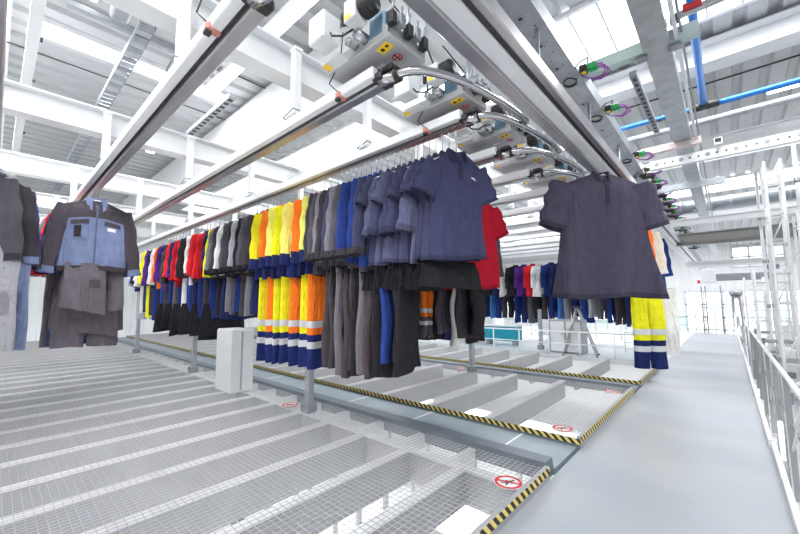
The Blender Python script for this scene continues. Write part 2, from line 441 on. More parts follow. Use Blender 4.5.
# drive units
def drive_unit(y, label):
    t = thing('drive_unit', label, 'drive unit', (-1.46, y, 2.42))
    p = MB(); p.bbox((-0.26, -0.12, 0.0), (0.26, 0.19, 0.022), PANM, 0.006)
    p.box((-0.255, -0.118, 0.02), (-0.25, 0.188, 0.075), PANM); p.box((0.25, -0.118, 0.02), (0.255, 0.188, 0.075), PANM)
    p.box((-0.255, -0.118, 0.02), (0.255, -0.113, 0.075), PANM); p.box((-0.255, 0.183, 0.02), (0.255, 0.188, 0.075), PANM)
    p.build('drip_pan', t)
    s = MB(); M = Matrix.Translation((0.17, -0.06, 0)) @ Matrix.Rotation(radians(-10), 4, 'Z')
    s.box((-0.045, -0.028, -0.0015), (0.045, 0.028, -0.0005), YEL, M); s.box((-0.03, -0.012, -0.0022), (-0.008, 0.01, -0.0014), BLACK, M); s.box((0.01, -0.01, -0.0022), (0.032, 0.006, -0.0014), BLACK, M)
    s.build('warning_sticker', t)
    s = MB(); s.disc((0.17, 0.04, -0.0015), 0.0, 0.03, WHITE); s.disc((0.17, 0.04, -0.002), 0.021, 0.03, RED)
    s.box((0.164, 0.018, -0.0024), (0.176, 0.062, -0.0018), BLACK); s.box((0.15, 0.034, -0.0028), (0.19, 0.046, -0.0022), RED)
    s.build('prohibition_sticker', t)
    MB().box((0.02, 0.02, -0.0015), (0.075, 0.05, -0.0005), WHITE).build('paper_label', t)
    c = MB(); c.bbox((-0.20, -0.30, 0.06), (-0.06, -0.18, 0.22), WHITE, 0.008); o = c.build('control_box', t)
    MB().box((-0.21, -0.25, 0.07), (-0.20, -0.23, 0.11), GREYS).build('latch', o)
    MB().bbox((-0.22, -0.20, 0.0), (-0.06, -0.12, 0.02), OFFW, 0.004).box((-0.215, -0.19, -0.002), (-0.17, -0.14, 0.0), YEL).build('mounting_plate', t)
    sw = MB(); sw.bbox((0.06, -0.26, 0.08), (0.15, -0.17, 0.20), OFFW, 0.006); o = sw.build('switch_box', t)
    k = MB(); k.tube([(0.058, -0.215, 0.15), (0.025, -0.215, 0.15)], 0.036, BLACK, 14); k.bbox((0.0, -0.225, 0.12), (0.025, -0.205, 0.18), BLACK, 0.004); k.build('rotary_knob', o)
    MB().box((0.07, -0.262, 0.09), (0.12, -0.26, 0.115), YEL).build('yellow_label', o)
    m = MB(); m.tube([(0.15, -0.2, 0.15), (0.23, -0.2, 0.15)], [0.05, 0.05], BLACK, 16)
    for q in range(6): m.tube([(0.155+q*0.012, -0.2, 0.15), (0.161+q*0.012, -0.2, 0.15)], 0.056, DARK, 16)
    m.build('motor', t)
    g = MB(); g.tube([(0.08, -0.19, 0.06), (0.08, -0.11, 0.06)], 0.03, CHROME, 12); g.tube([(0.0, -0.18, 0.06), (0.0, -0.11, 0.06)], 0.024, GALV, 12); g.tube([(0.0,-0.16,0.05),(0.1,-0.15,0.05)], 0.02, GALV, 10); g.build('gearbox', t)
    a = MB(); a.bbox((0.10, -0.12, 0.03), (0.22, 0.02, 0.17), BLUEG, 0.012); a.bbox((0.12, 0.03, 0.03), (0.22, 0.14, 0.14), BLUEG, 0.012); a.tube([(0.16, -0.05, 0.17), (0.16, -0.05, 0.20)], 0.03, BLUEG, 12)
    a.build('actuator', t)
    v = MB()
    for q in range(5):
        v.bbox((0.265, -0.15+q*0.065, 0.03+0.02*(q % 2)), (0.31, -0.11+q*0.065, 0.10+0.02*(q % 2)), GALVD if q % 2 else BLACK, 0.004)
        v.tube([(0.29, -0.13+q*0.065, 0.10), (0.30, -0.13+q*0.065, 0.16)], 0.008, GALV, 6)
    v.build('valve_block', t)
    cb = MB(); cb.tube([(-0.06, -0.25, 0.1), (-0.02, -0.27, 0.05), (0.03, -0.24, 0.04), (0.07, -0.2, 0.08)], 0.006, BLACK, 6)
    cb.tube([(0.1, -0.22, 0.2), (0.06, -0.25, 0.35), (-0.2, -0.4, 0.8)], 0.006, BLACK, 6); cb.build('cable', t)
    for q in (-0.2, 0.2): MB().tube([(q, 0.1, 0.02), (q, 0.1, 0.5)], 0.01, GALV, 6).build('hanging_rod', t)
for i in range(2, 10):
    drive_unit(RY[i], 'grey drive unit with drip pan and white control box, %s from the camera' % ORD[i-2] if i > 2 else 'largest grey drive unit with drip pan and stickers, nearest the camera')

# main conveyor
t = thing('main_conveyor', 'long aluminium main conveyor track running overhead above the walkway edge', 'conveyor', (-0.79, 0.2, 2.27))
MB().bbox((-0.13, 0, 0.01), (-0.035, 25.5, 0.10), ALU, 0.014).build('track', t)
MB().bbox((-0.032, 0, 0.0), (0.055, 25.5, 0.07), OFFW, 0.012).build('white_cover', t)
MB().box((0.055, 0, 0.02), (0.085, 25.5, 0.08), DARK).build('slot', t)
MB().bbox((0.085, 0, 0.005), (0.13, 25.5, 0.09), ALU, 0.008).build('side_rail', t)
for k in range(20):
    y = 0.9 + 1.25*k
    b = MB(); b.tube([(-0.05, y, 0.09), (-0.05, y, 0.62)], 0.014, GALV, 6); b.bbox((-0.1, y-0.03, 0.1), (0.0, y+0.03, 0.13), GALVD, 0.004); b.build('hanger_rod', t)

# perforated cable beam above the conveyor
t = thing('perforated_beam', 'galvanised perforated steel beam above the main conveyor with cable holes', 'beam', (-0.89, 1.9, 2.90))
b = MB(); b.box((-0.11, 0, 0), (0.11, 23.0, 0.006), GALV); b.box((-0.11, 0, 0.006), (-0.104, 23.0, 0.13), GALV); b.box((0.104, 0, 0.006), (0.11, 23.0, 0.13), GALV); b.build('channel', t)
h = MB(); r_ = MB()
for k in range(17):
    y = 1.0 + k*0.71 if k < 15 else 0.3 + (k-15)*.35
    h.disc((0.0, y, -0.0015), 0, 0.016, DARK, n=14); r_.disc((0.0, y, -0.002), 0.03, 0.036, GALVD, n=18)
    for q, (dx, dy) in enumerate(((-0.05, 0.1), (0.05, 0.12), (-0.05, 0.3), (0.05, 0.33), (0, 0.22))): h.disc((dx, y+dy, -0.0015), 0, 0.007, DARK, n=8)
h.build('hole', t)['kind'] = 'stuff'; r_.build('grommet_ring', t)['kind'] = 'stuff'
MB().box((-0.17, -0.1, -0.01), (-0.12, 23.0, 0.10), GALVD).build('side_channel', t)
e = MB(); e.bbox((-0.22, -0.12, 0.0), (0.16, 0.0, 0.14), paint('glass_green_steel', (170, 196, 194), 0.3, 0.4), 0.008); e.tube([(-0.2, -0.03, 0.0), (-0.2, -0.03, -0.14), (-0.2, 0.05, -0.14), (-0.2, 0.05, 0.0)], 0.01, GALVD, 6); e.bbox((-0.23, -0.05, -0.18), (-0.17, 0.07, -0.13), BLACK, 0.006); e.build('end_bracket', t)
for k in range(3):
    y = 1.2 + k*2.2
    MB().bbox((-0.1, y, -0.30), (-0.06, y+0.05, 0.0), OFFW, 0.004).build('drop_bracket', t)
def connector(y, label, big):
    t = thing('cable_connector', label, 'cable connector', (-0.77, y, 2.93))
    MB().bbox((0.0, -0.045, -0.035), (0.05, 0.03, 0.02), BLACK, 0.004).box((0.012, -0.03, -0.037), (0.045, 0.01, -0.035), YEL).build('base', t)
    g = MB(); g.bbox((0.05, -0.03, -0.01), (0.12, 0.01, 0.02), GREEN, 0.006); g.bbox((0.05, 0.02, -0.02), (0.12, 0.055, 0.01), GREEN, 0.006); g.build('green_plug', t)
    c = MB()
    for q in range(3):
        pts = [(0.11, -0.02+q*0.03, 0.0), (0.16+0.01*q, -0.01+q*0.04, -0.01), (0.17+0.015*q, 0.06+q*0.02, -0.04), (0.12, 0.10+q*0.015, -0.06), (0.04, 0.07, -0.05), (0.0, 0.02, -0.03)]
        c.tube(pts, 0.006, PURPLE, 6)
    c.build('purple_cable', t)
    if not big:
        c = MB(); n = 40
        c.tube([(0.02+(.10-.0006*k)*cos(2*pi*k/n*3.2), 0.18+(.10-.0006*k)*sin(2*pi*k/n*3.2), -0.02-.0014*k) for k in range(n+1)], .009, BLACK, 6); c.build('cable_coil', t)
    c = MB()
    c.tube([(-0.02, -0.1, -0.03), (0.02, -0.12, 0.0), (0.08, -0.09, 0.03), (0.06, -0.02, 0.03)], 0.006, BLACK, 6)
    n = 13
    c.tube([(-0.09+0.05*cos(2*pi*k/n*1.6), 0.02+0.07*sin(2*pi*k/n*1.6), -0.045-0.004*k/3) for k in range(n)], 0.006, BLACK, 6); c.build('black_cable', t)
CY = [3.1, 3.93, 5.45, 6.2, 6.9, 7.6, 8.3, 9.0, 9.7, 10.4, 11.1, 11.9, 12.8, 13.8, 15.0, 16.4]
for k in range(16):
    connector(CY[k], ('green cable connector with purple loops, %s along the perforated beam from the camera' % ORD[k]), k < 3)

# right-hand galvanised beam and struts
t = thing('overhead_beam', 'wide grey steel beam running away overhead right of the perforated beam', 'beam', (-0.28, 2.3, 3.02))
MB().box((-0.085, 0, 0), (0.085, 20.0, 0.01), GALV).box((-0.085, 0, 0.01), (-0.077, 20.0, 0.16), GALV).box((0.077, 0, 0.01), (0.085, 20.0, 0.16), GALV).build('channel', t)
MB().box((0.115, 0, 0.02), (0.14, 12.2, 0.06), OFFW).box((0.15, 0, 0.06), (0.165, 12.2, 0.09), GALVD).build('conduit', t)
for k, y in enumerate((1.08, 3.3, 5.6, 7.9, 9.5)):
    g = MB(); g.bbox((-0.15, y, -0.03), (-0.06, y+0.06, -0.002), GALVD, 0.01); g.bbox((0.07, y, -0.03), (0.16, y+0.06, -0.002), GALVD, 0.01); g.build('beam_clamp', t)
def strut_x(y, z, x0, x1, label, m=GALV, perf=True, hgt=0.1, name='cross_strut'):
    t = thing(name, label, 'strut', (x0, y, z))
    L = x1 - x0
    MB().box((0, 0, 0), (L, 0.006, hgt), m).box((0, 0.006, 0), (L, 0.08, 0.006), m).box((0, 0.006, hgt-0.006), (L, 0.05, hgt), m).build('channel', t)
    if perf:
        h = MB(); x = 0.08; k = 0
        while x < L - 0.05:
            h.disc((x, -0.0015, hgt/2), 0, 0.012 if k % 3 else 0.026, DARK if k % 3 else GALVD, 'y', 12); x += 0.09; k += 1
        h.build('hole', t)['kind'] = 'stuff'
strut_x(3.36, 3.03, -0.8, -0.02, 'short green-grey cross strut under the wide beam, nearest the camera', paint('pale_green_steel', (176, 192, 190), 0.4, 0.3), False)
strut_x(5.6, 2.95, -0.78, -0.1, 'short pinkish cross strut below the wide overhead beam', paint('pink_grey_steel', (200, 186, 184), 0.4, 0.2), False, 0.085)
strut_x(6.0, 2.85, -0.68, 3.2, 'long white perforated cross strut reaching to the right above the walkway', OFFW, True, 0.12)
strut_x(7.4, 2.85, -0.8, 0.1, 'grey cross strut hidden just behind the long perforated strut', GALV, False)
t = thing('junction_box', 'small black-topped sensor box fixed to the perforated strut', 'box', (0.05, 5.93, 2.98))
MB().bbox((-0.04, -0.02, 0), (0.04, 0.06, 0.09), OFFW, 0.005).build('housing', t); MB().bbox((-0.03, -0.03, 0.03), (0.03, -0.02, 0.08), BLACK, 0.004).build('lens', t)
t = thing('slotted_strut', 'dark slotted strut rising in front of the grey roof sheets at upper right', 'strut', (-0.52, 3.9, 3.16))
MB().box((-0.03, 0, 0), (0.03, 1.6, 0.05), GALVD).build('channel', t)
h = MB()
for k in range(14): h.box((-0.014, 0.06+k*0.11, -0.0025), (0.014, 0.12+k*0.11, -0.001), DARK)
h.build('slot', t)['kind'] = 'stuff'
# blue air pipe
t = thing('air_pipe', 'bright blue compressed-air pipe with black tee crossing at upper right', 'pipe', (-0.05, 5.2, 3.22))
MB().tube([(-0.87, 0, 0), (3.2, 0.05, 0)], 0.03, BLUEP, 12).build('cross_pipe', t)
MB().tube([(0.0, -3.2, 0.02), (0, 0, 0)], 0.03, BLUEP, 12).build('branch_pipe', t)
MB().tube([(-0.13, 0, 0), (0.13, 0, 0)], 0.043, BLACK, 14).tube([(0, -0.1, 0), (0, 0, 0)], 0.043, BLACK, 14).build('tee_fitting', t)
c = MB(); c.bbox((-0.05, -1.95, -0.04), (0.06, -1.9, 0.0), RED, 0.004); c.build('pipe_clip', t)
c = MB(); c.bbox((-0.42, -0.02, -0.035), (-0.38, 0.02, 0.035), BLACK, 0.004); c.build('pipe_clip', t)
t = thing('strut_arm', 'short slotted metal arm clamped across the blue branch pipe', 'strut', (-0.15, 3.28, 3.16))
MB().bbox((0, 0, 0), (0.3, 0.05, 0.04), CHROME, 0.004).build('arm', t); MB().tube([(-0.03, 0.02, 0.0), (0.02, 0.02, 0.0)], 0.035, BLACK, 12).build('end_clamp', t)
t = thing('conduit_pipe', 'grey round conduit running parallel just behind the blue pipe', 'pipe', (-1.0, 5.6, 3.2))
MB().tube([(0, 0, 0), (4.5, 0, 0)], 0.04, GALV, 12).build('tube', t)
# roof beams right
def roofbeam_x(y, z, x0, x1, hgt, label, m=OFFW, wd=0.2):
    t = thing('roof_beam', label, 'beam', (x0, y, z)); MB().ibeam_x(0, 0, x1-x0, 0, hgt, wd, m, 0.02, 0.02).build('profile', t)
roofbeam_x(5.9, 4.0, -1.5, 5, 0.3, 'light grey roof beam directly behind the bright skylight at upper right', OFFW, 0.3)
roofbeam_x(10.0, 2.22, -0.75, 4, 0.26, 'beige grey I-beam crossing level above the end of the walkway', paint('beige_grey_steel', (142, 140, 138), .5, .1), 0.16)
roofbeam_x(9.0, 2.5, -0.75, 4, 0.13, 'white slim beam just above the beige I-beam at right', WHITE, 0.12)
roofbeam_x(12.0, 1.86, -0.75, 4, 0.17, 'lower white beam beneath the beige I-beam at right', WHITE, 0.12)
roofbeam_x(8.0, 3.6, -1.2, 5, 0.2, 'white roof beam behind the perforated strut at right', WHITE, 0.16)
roofbeam_x(13.0, 3.2, -2.5, 5, 0.3, 'far white roof beam above the silver duct', WHITE, 0.2)
for k, (yy, zz) in enumerate(((6.6, 4.12), (7.3, 4.12))):
    t = thing('roof_cable', 'thin dark cable along the roof sheets at upper right, %s' % ('nearer of two' if k == 0 else 'farther of two'), 'cable', (-1, yy, zz)); MB().tube([(0,0,0),(6,0,0)], 0.012, DARK, 6).build('wire', t)
t = thing('air_duct', 'round silver ventilation duct crossing high above the walkway end', 'duct', (-0.9, 11.0, 3.27))
MB().tube([(0, 0, 0), (5, 0, 0)], 0.15, paint('duct_silver', (150, 157, 163), .4, .3), 20).build('duct_tube', t)
for k in range(5): MB().tube([(0.2+k*0.9, 0, 0), (0.24+k*0.9, 0, 0)], 0.16, GALV, 20).build('seam_ring', t)
t = thing('ventilation_box', 'dark grey louvred ventilation box above the far end of the walkway', 'vent', (-0.2, 14.0, 1.6))
b = MB(); b.bbox((0, 0, 0), (1.15, 0.3, 0.2), GALVD, 0.008); b.build('housing', t)
b = MB()
for k in range(5): b.box((0.02, -0.012, 0.02+k*0.034), (1.13, 0.0, 0.035+k*0.034), GREYS)
b.build('louvre', t)

# ------------------------------------------------------------------ left ceiling steelwork
for k, x in enumerate(BX):
    t = thing('cross_beam', 'white steel I-beam crossing above the storage rails, %s from the camera' % ORD[k], 'beam', (x, -0.12, 2.70))
    MB().ibeam_y(0, 0, 10.2, 0, 0.25, 0.16, WHITE, 0.014, 0.012).build('profile', t)
    MB().box((-0.08, -0.01, 0), (0.08, 0, 0.25), OFFW).build('end_plate', t)
t = thing('roof_girder', 'large white boxed roof girder running left above the empty rail', 'girder', (-14, 2.55, 3.45)); MB().bbox((0, 0, 0), (11.9, 0.22, 0.85), WHITE, 0.01).build('casing', t)
t = thing('roof_purlin', 'white purlin with black clips at the upper left edge', 'beam', (-14, 0.06, 3.95)); MB().box((0, 0, 0), (12, 0.1, 0.14), WHITE).build('profile', t)
for k in range(4): MB().bbox((8.5-k*1.1, 0.1, 0.0), (8.56-k*1.1, 0.125, 0.03), BLACK, 0.003).build('clip', t)
t = thing('cable_ladder', 'perforated galvanised cable ladder hanging below the left roof sheets', 'cable tray', (-12, 0.78, 3.78))
b = MB(); b.box((0, 0, 0), (7.9, 0.012, 0.05), GALV); b.box((0, 0.13, 0), (7.9, 0.142, 0.05), GALVD); b.build('side_rail', t)
b = MB()
for k in range(66): b.box((0.03+k*0.12, 0.012, 0.0), (0.125+k*0.12, 0.13, 0.008), GALVD if k % 2 else GALV)
b.build('rung', t)['kind'] = 'stuff'
MB().bbox((7.55, -0.5, 0.05), (7.62, 0.9, 0.11), GALV, 0.005).build('support_bar', t)
t = thing('cable_tray', 'short perforated cable tray beside the strip lamps on the left ceiling', 'cable tray', (-6.3, 1.9, 3.75))
MB().box((0, 0, 0), (1.6, 0.1, 0.01), GALV).box((0, 0, 0.01), (1.6, 0.006, 0.05), GALV).build('tray', t)
h = MB()
for k in range(12): h.box((0.06+k*0.13, 0.02, -0.002), (0.13+k*0.13, 0.08, -0.0005), DARK)
h.build('slot', t)['kind'] = 'stuff'
for k, x in enumerate((-4.9, -6.3, -8.2)):
    t = thing('roof_cable', 'thin dark wire stretched under the left roof sheets, %s from the camera' % ORD[k], 'cable', (x, -0.1, 4.22)); MB().tube([(0,0,0),(0,2.6,0)], 0.009, DARK, 6).build('wire', t)
t = thing('metal_housing', 'grey metal lamp housing at the top left above the cable ladder', 'box', (-3.98, 0.55, 3.6))
MB().bbox((-0.12, 0, 0.1), (0.1, 0.14, 0.24), OFFW, 0.01).build('shell', t); MB().box((-0.1, 0.02, 0.097), (0.08, 0.12, 0.099), GALV).build('cover', t)
def lamp(x, y, z, L, label, m=LAMP):
    t = thing('strip_lamp', label, 'lamp', (x, y, z))
    MB().bbox((0, -0.07, 0.03), (L, 0.07, 0.09), WHITE, 0.008).build('housing', t)
    MB().bbox((0.01, -0.06, 0.0), (L-0.01, 0.06, 0.03), m, 0.008).build('diffuser', t)
lamp(-4.9, 1.72, 3.75, 0.95, 'glowing white strip lamp in the middle of the left ceiling')
lamp(-3.55, 1.72, 3.75, 1.1, 'glowing white strip lamp nearest the camera, beside the largest drive unit')
lamp(-7.6, 1.72, 3.75, 1.0, 'glowing white strip lamp farthest left on the ceiling')
lamp(-4.6, 0.45, 4.1, 1.1, 'glowing strip lamp above the purlin at the top left')
for k, (x, y) in enumerate(((0.6, 7.0), (0.6, 11.8), (-3.0, 7.0), (-6.5, 7.0), (-6.5, 11.5), (-3.0, 11.5))):
    lamp(x, y, 3.9, 1.6, 'strip lamp under the far roof, %s' % ['right of the walkway above the blue pipe', 'right of the walkway beyond the silver duct', 'above the third grating, nearer the walkway', 'above the third grating, farther left', 'above the rear floor, farther left', 'above the rear floor, nearer the walkway'][k])

# ------------------------------------------------------------------ garments
def sg(v, p): return math.copysign(abs(v)**p, v)
class Body:
    """closed lens-shaped garment body hanging from its shoulders: front faces +x, width along y"""
    def __init__(s, W, L, T, seed, flare=0.05, drop=0.07, A=0.02, neck=0.07):
        r = random.Random(seed); s.W, s.L, s.T, s.flare, s.drop, s.A, s.neck = W, L, T, flare, drop, A, neck
        s.k = [r.uniform(12, 18), r.uniform(22, 32), r.uniform(10, 16)]; s.p = [r.uniform(0, 6.28) for _ in range(6)]
        s.lean = r.uniform(-0.02, 0.02)
    def hw(s, v): return s.W*(0.95 + s.flare*v - 0.06*sin(pi*min(1, v*1.1)))
    def th(s, v):
        q = min(1, v/0.14); q = q*q*(3-2*q)
        return 0.014 + (s.T-0.014)*q
    def wave(s, y, v, side):
        a = s.A*v**.9
        f = sin(s.k[0]*y+s.p[0]+1.2*v); f = f*abs(f)**-.35 if abs(f) > 1e-4 else 0
        return a*(f + .6*sin(s.k[1]*y+s.p[1]+v*2.5)) + side*.6*a*sin(s.k[2]*y+s.p[2]+v*1.7) + s.lean*v + .25*s.A*sin(7*v+s.p[4]+5*y)*min(1, v*3)
    def zz(s, y, v):
        d = max(0, abs(y)-s.neck)/max(.01, s.W-s.neck)
        return -v*s.L - s.drop*d**1.05*(1-v)**2 + 0.012*v**3*sin(9*y+s.p[3]) - 0.018*max(0, 1-abs(y)/s.neck)*(1-v)**12*0
    def at(s, y, v, side=1, off=0.0):
        hw = s.hw(v); c = min(1.0, (abs(y)/hw))**(1/.75)
        x = side*(s.th(v)*math.sqrt(max(0, 1-c*c))**.75 + off) + s.wave(y, v, side)
        return (x, y, s.zz(y, v))
    def ring(s, v, nu, off=0.0):
        out = []
        for j in range(nu):
            a = 2*pi*j/nu; c, q = cos(a), sin(a)
            y = sg(c, .75)*(s.hw(v)+off*.7); side = 1 if q >= 0 else -1
            x = (s.th(v)+off)*sg(q, .75) + s.wave(y, v, q)
            out.append((x, y, s.zz(y, v)))
        return out
    def shell(s, b, mat, nv=15, nu=36, v0=0.0, v1=1.0, off=0.0):
        """mat: material or function of v, y"""
        rows = []
        for i in range(nv+1):
            R = s.ring(v0+(v1-v0)*i/nv, nu, off); rows.append(R + [R[0]])
        if callable(mat):
            for i in range(nv):
                vv = v0+(v1-v0)*(i+.5)/nv
                b.grid(rows[i:i+2], mat(vv))
        else: b.grid(rows, mat)
        return b
    def patch(s, b, m, y0, y1, v0, v1, side=1, off=0.006, ny=6, nv=6):
        rows = []
        for i in range(nv+1):
            v = v0+(v1-v0)*i/nv
            rows.append([s.at(y0+(y1-y0)*j/ny, v, side, off) for j in range(ny+1)])
        b.grid(rows, m)
        o0 = [s.at(y0+(y1-y0)*j/ny, v1, side, 0) for j in range(ny+1)]
        b.grid([rows[-1], o0], m)
        return b
def collar(b, m, r=0.072, h=0.035, fold=0.055, depth=0.05, drop=-0.005, stand=False):
    rows = [[], [], [], []]
    n = 20
    for k in range(n+1):
        a = radians(28) + (2*pi-radians(56))*k/n      # opening faces +x
        c, q = cos(a), sin(a)
        front = max(0, c)
        zb = drop - 0.045*front**1.5
        rows[0].append((depth*c*.9, r*q*.95, zb)); rows[1].append((depth*c*.85, r*q*.86, zb+h))
        rows[2].append((depth*c*.98, r*q*1.0, zb+h*.9))
        e = (0.0 if stand else fold)*(1+0.6*front)
        rows[3].append(((depth+.018)*c+0.006*front, (r+.02)*q*(1-.12*front), zb+h*.9-e))
    b.grid(rows, m)
    return b
def sleeve(b, side, W, drop, L, ang, r0, r1, flat, seed, mat, cuffmat=None, fwd=0.0, bend=0.0):
    r = random.Random(seed); ph = r.uniform(0, 6); ph2 = r.uniform(0, 6)
    n = 11; nu = 16; rows = []
    p = Vector((0, side*(W-0.055), -drop*0.80-0.015)); a = ang
    pts = [p.copy()]; dirs = []
    for i in range(n):
        t = i/n
        a_ = ang*(1-bend*t); d = Vector((fwd*t, side*sin(a_), -cos(a_))).normalized()
        dirs.append(d); p = p + d*(L/n); pts.append(p.copy())
    dirs.append(dirs[-1])
    for i, (q, d) in enumerate(zip(pts, dirs)):
        t = i/n
        A = Vector((1,0,0)).cross(d).normalized(); B = d.cross(A).normalized()
        ra = r0+(r1-r0)*min(1, t*1.1); 
        if i == 0: ra *= .85
        wr = 1 + 0.10*sin(t*17+ph)
        ring = []
        for k in range(nu):
            th = 2*pi*k/nu
            w2 = 1 + .12*sin(3*th+t*5+ph2)*(.3+t)
            ring.append(tuple(q + A*(ra*cos(th)*wr) + B*(ra*flat*sg(sin(th), .8)*w2)))
        rows.append(ring + [ring[0]])
    k = n if cuffmat is None else n-1
    for i in range(n):
        t = (i+.5)/n
        b.grid(rows[i:i+2], mat(t) if callable(mat) else mat)
    cen = pts[-1]; m = mat(1.0) if callable(mat) else mat
    inner = [tuple(cen + (Vector(q)-cen)*.7 + Vector((0,0,.03))) for q in rows[-1]]
    b.grid([rows[-1], inner], m)
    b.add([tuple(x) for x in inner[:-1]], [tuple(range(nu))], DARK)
    return b

def finish(o, x, y, z, rot):
    o.location = (x, y, z); o.rotation_euler = (0, 0, rot)
def make_polo(loc, rot, c, label, group, seed, detail=True, L=0.74, W=0.215, sleeve_len=0.27, logo=False, name='polo_shirt', cat='shirt', A=0.022, T=0.045, flare=.13, drop=.105, sang=25):
    m = fabric(c); d = fabric(tuple(int(q*.82) for q in c))
    B = Body(W, L, T, seed, flare=flare, drop=drop, A=A)
    b = MB(); B.shell(b, m, 16, 40); 
    if not detail:
        for s in (-1, 1): sleeve(b, s, W, drop, sleeve_len, radians(sang), .086, .088, .42, seed+s, m)
        collar(b, d)
        o = b.build(name)
    else:
        o = b.build(name)
        for s in (-1, 1):
            q = MB(); sleeve(q, s, W, drop, sleeve_len, radians(sang), .088*W/.215, .09*W/.215, .42, seed+s, lambda t: m if t < .92 else d); q.build('sleeve', o)
        collar(MB(), d).build('collar', o)
        p = MB(); B.patch(p, d, -.016, .016, .055, .27, 1, .004, 2, 8); pl = p.build('placket', o)
        q = MB()
        for v in (.09, .15, .21):
            a = B.at(0, v, 1, .006); q.tube([a, (a[0]+.003, a[1], a[2])], .006, paint('button', (60, 62, 80), .4), 8)
        q.build('button', pl)
        h = MB(); B.shell(h, d, 2, 40, .965, 1.0, .002); h.build('hem', o)
        if logo:
            g = MB(); ys, v = .095, .235
            for k in range(5):
                B.patch(g, WHITE, ys-.018+.008*k, ys-.018+.008*(k+1), v-.006+.004*abs(k-2)-.003*(k % 2), v+.008+.003*(k % 2), 1, .004, 1, 1)
            g.build('chest_logo', o)
    finish(o, *loc, rot); return tag(o, label, cat, group)

def make_jacket(loc, rot, cols, label, group, seed, detail=2, L=0.72, W=0.25, sl=0.58, style='plain', name='work_jacket', cat='jacket', T=0.05, A=0.026, ang=11):
    """cols: body, yoke/sleeve, hem"""
    mb, my, mh = (fabric(q) for q in cols)
    B = Body(W, L, T, seed, flare=.04, drop=.08, A=A)
    def bodymat(v):
        if style == 'panel': return my if v < .26 else (mh if v > .94 else mb)
        if style == 'hivis': return mb if v < .76 else mh
        return mh if v > .93 else mb
    def slm(t):
        if style == 'panel': return my if t < .9 else mb
        if style == 'hivis': return mb if t < .80 else mh
        return my if t < .93 else mh
    b = MB(); B.shell(b, bodymat, 20, 40)
    if detail == 0:
        for s in (-1, 1): sleeve(b, s, W, .08, sl, radians(ang), .085, .055, .5, seed+s, slm, bend=.5, fwd=.1)
        collar(b, my)
        o = b.build(name)
    else:
        o = b.build(name)
        for s in (-1, 1):
            q = MB(); sleeve(q, s, W, .08, sl, radians(ang), .088, .058, .5, seed+s, slm, bend=.5, fwd=.12); so = q.build('sleeve', o)
        if style == 'panel': collar(MB(), mb, .078, .045, .07).build('collar', o)
        else: collar(MB(), my, .075, .04, .03).build('collar', o)
        p = MB(); B.patch(p, fabric(tuple(int(q*.8) for q in cols[0])), -.008, .008, .06, .97, 1, .003, 2, 14); p.build('zip', o)
    if style == 'hivis':
        for va, vb in ((.46, .53), (.64, .70)): B.shell(MB(), REFL, 3, 40, va, vb, .004).build('reflective_band', o)
        for s in (-1, 1): B.patch(MB(), REFL, s*.10-.022, s*.10+.022, .03, .46, 1, .005, 2, 8).build('shoulder_band', o)
    if detail == 2:
        dk = fabric((58, 52, 56))
        for s in (-1, 1):
            q = MB(); B.patch(q, mb, s*.125-.06, s*.125+.06, .33, .56, 1, .006); B.patch(q, my, s*.125-.065, s*.125+.065, .285, .345, 1, .012); po = q.build('chest_pocket', o)
            q = MB()
            if s > 0: B.patch(q, WHITE, .085, .15, .37, .42, 1, .014, 3, 2); q.build('name_label', po)
            else: B.patch(q, dk, -.165, -.115, .37, .53, 1, .012, 3, 3); q.build('pen_pocket', po)
        q = MB(); B.shell(q, mh, 2, 40, .93, 1.0, .005); q.build('waistband', o)
    finish(o, *loc, rot); return tag(o, label, cat, group)

def leg(b, y0, W, L, r0, r1, T, seed, mat, splay=0.0):
    r = random.Random(seed); ph = [r.uniform(0, 6) for _ in range(4)]; n = 14; nu = 22; rows = []
    for i in range(n+1):
        t = i/n; hw = r0+(r1-r0)*t; th = T*(.55+.45*min(1, t*4))*(1+.06*sin(11*t+ph[3])); R = []
        for k in range(nu):
            a = 2*pi*k/nu; c, q = cos(a), sin(a)
            y = y0 + splay*t + sg(c, .8)*hw*(1+.03*sin(9*t+ph[0]))
            x = th*sg(q, .8)*(1+.15*sin(3*a+ph[1])) + .022*t*sin(20*y+ph[2]) + .012*sin(8*t+ph[0])
            R.append((x, y, -L*t + .012*t*sin(14*y+ph[3])))
        rows.append(R+[R[0]])
    for i in range(n): b.grid(rows[i:i+2], mat((i+.5)/n) if callable(mat) else mat)
    e = rows[-1]; cen = Vector((sum(p[0] for p in e)/len(e), sum(p[1] for p in e)/len(e), sum(p[2] for p in e)/len(e)))
    inner = [tuple(cen+(Vector(p)-cen)*.8+Vector((0,0,.04))) for p in e]
    m = mat(1.0) if callable(mat) else mat
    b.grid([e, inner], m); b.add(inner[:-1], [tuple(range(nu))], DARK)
    return rows
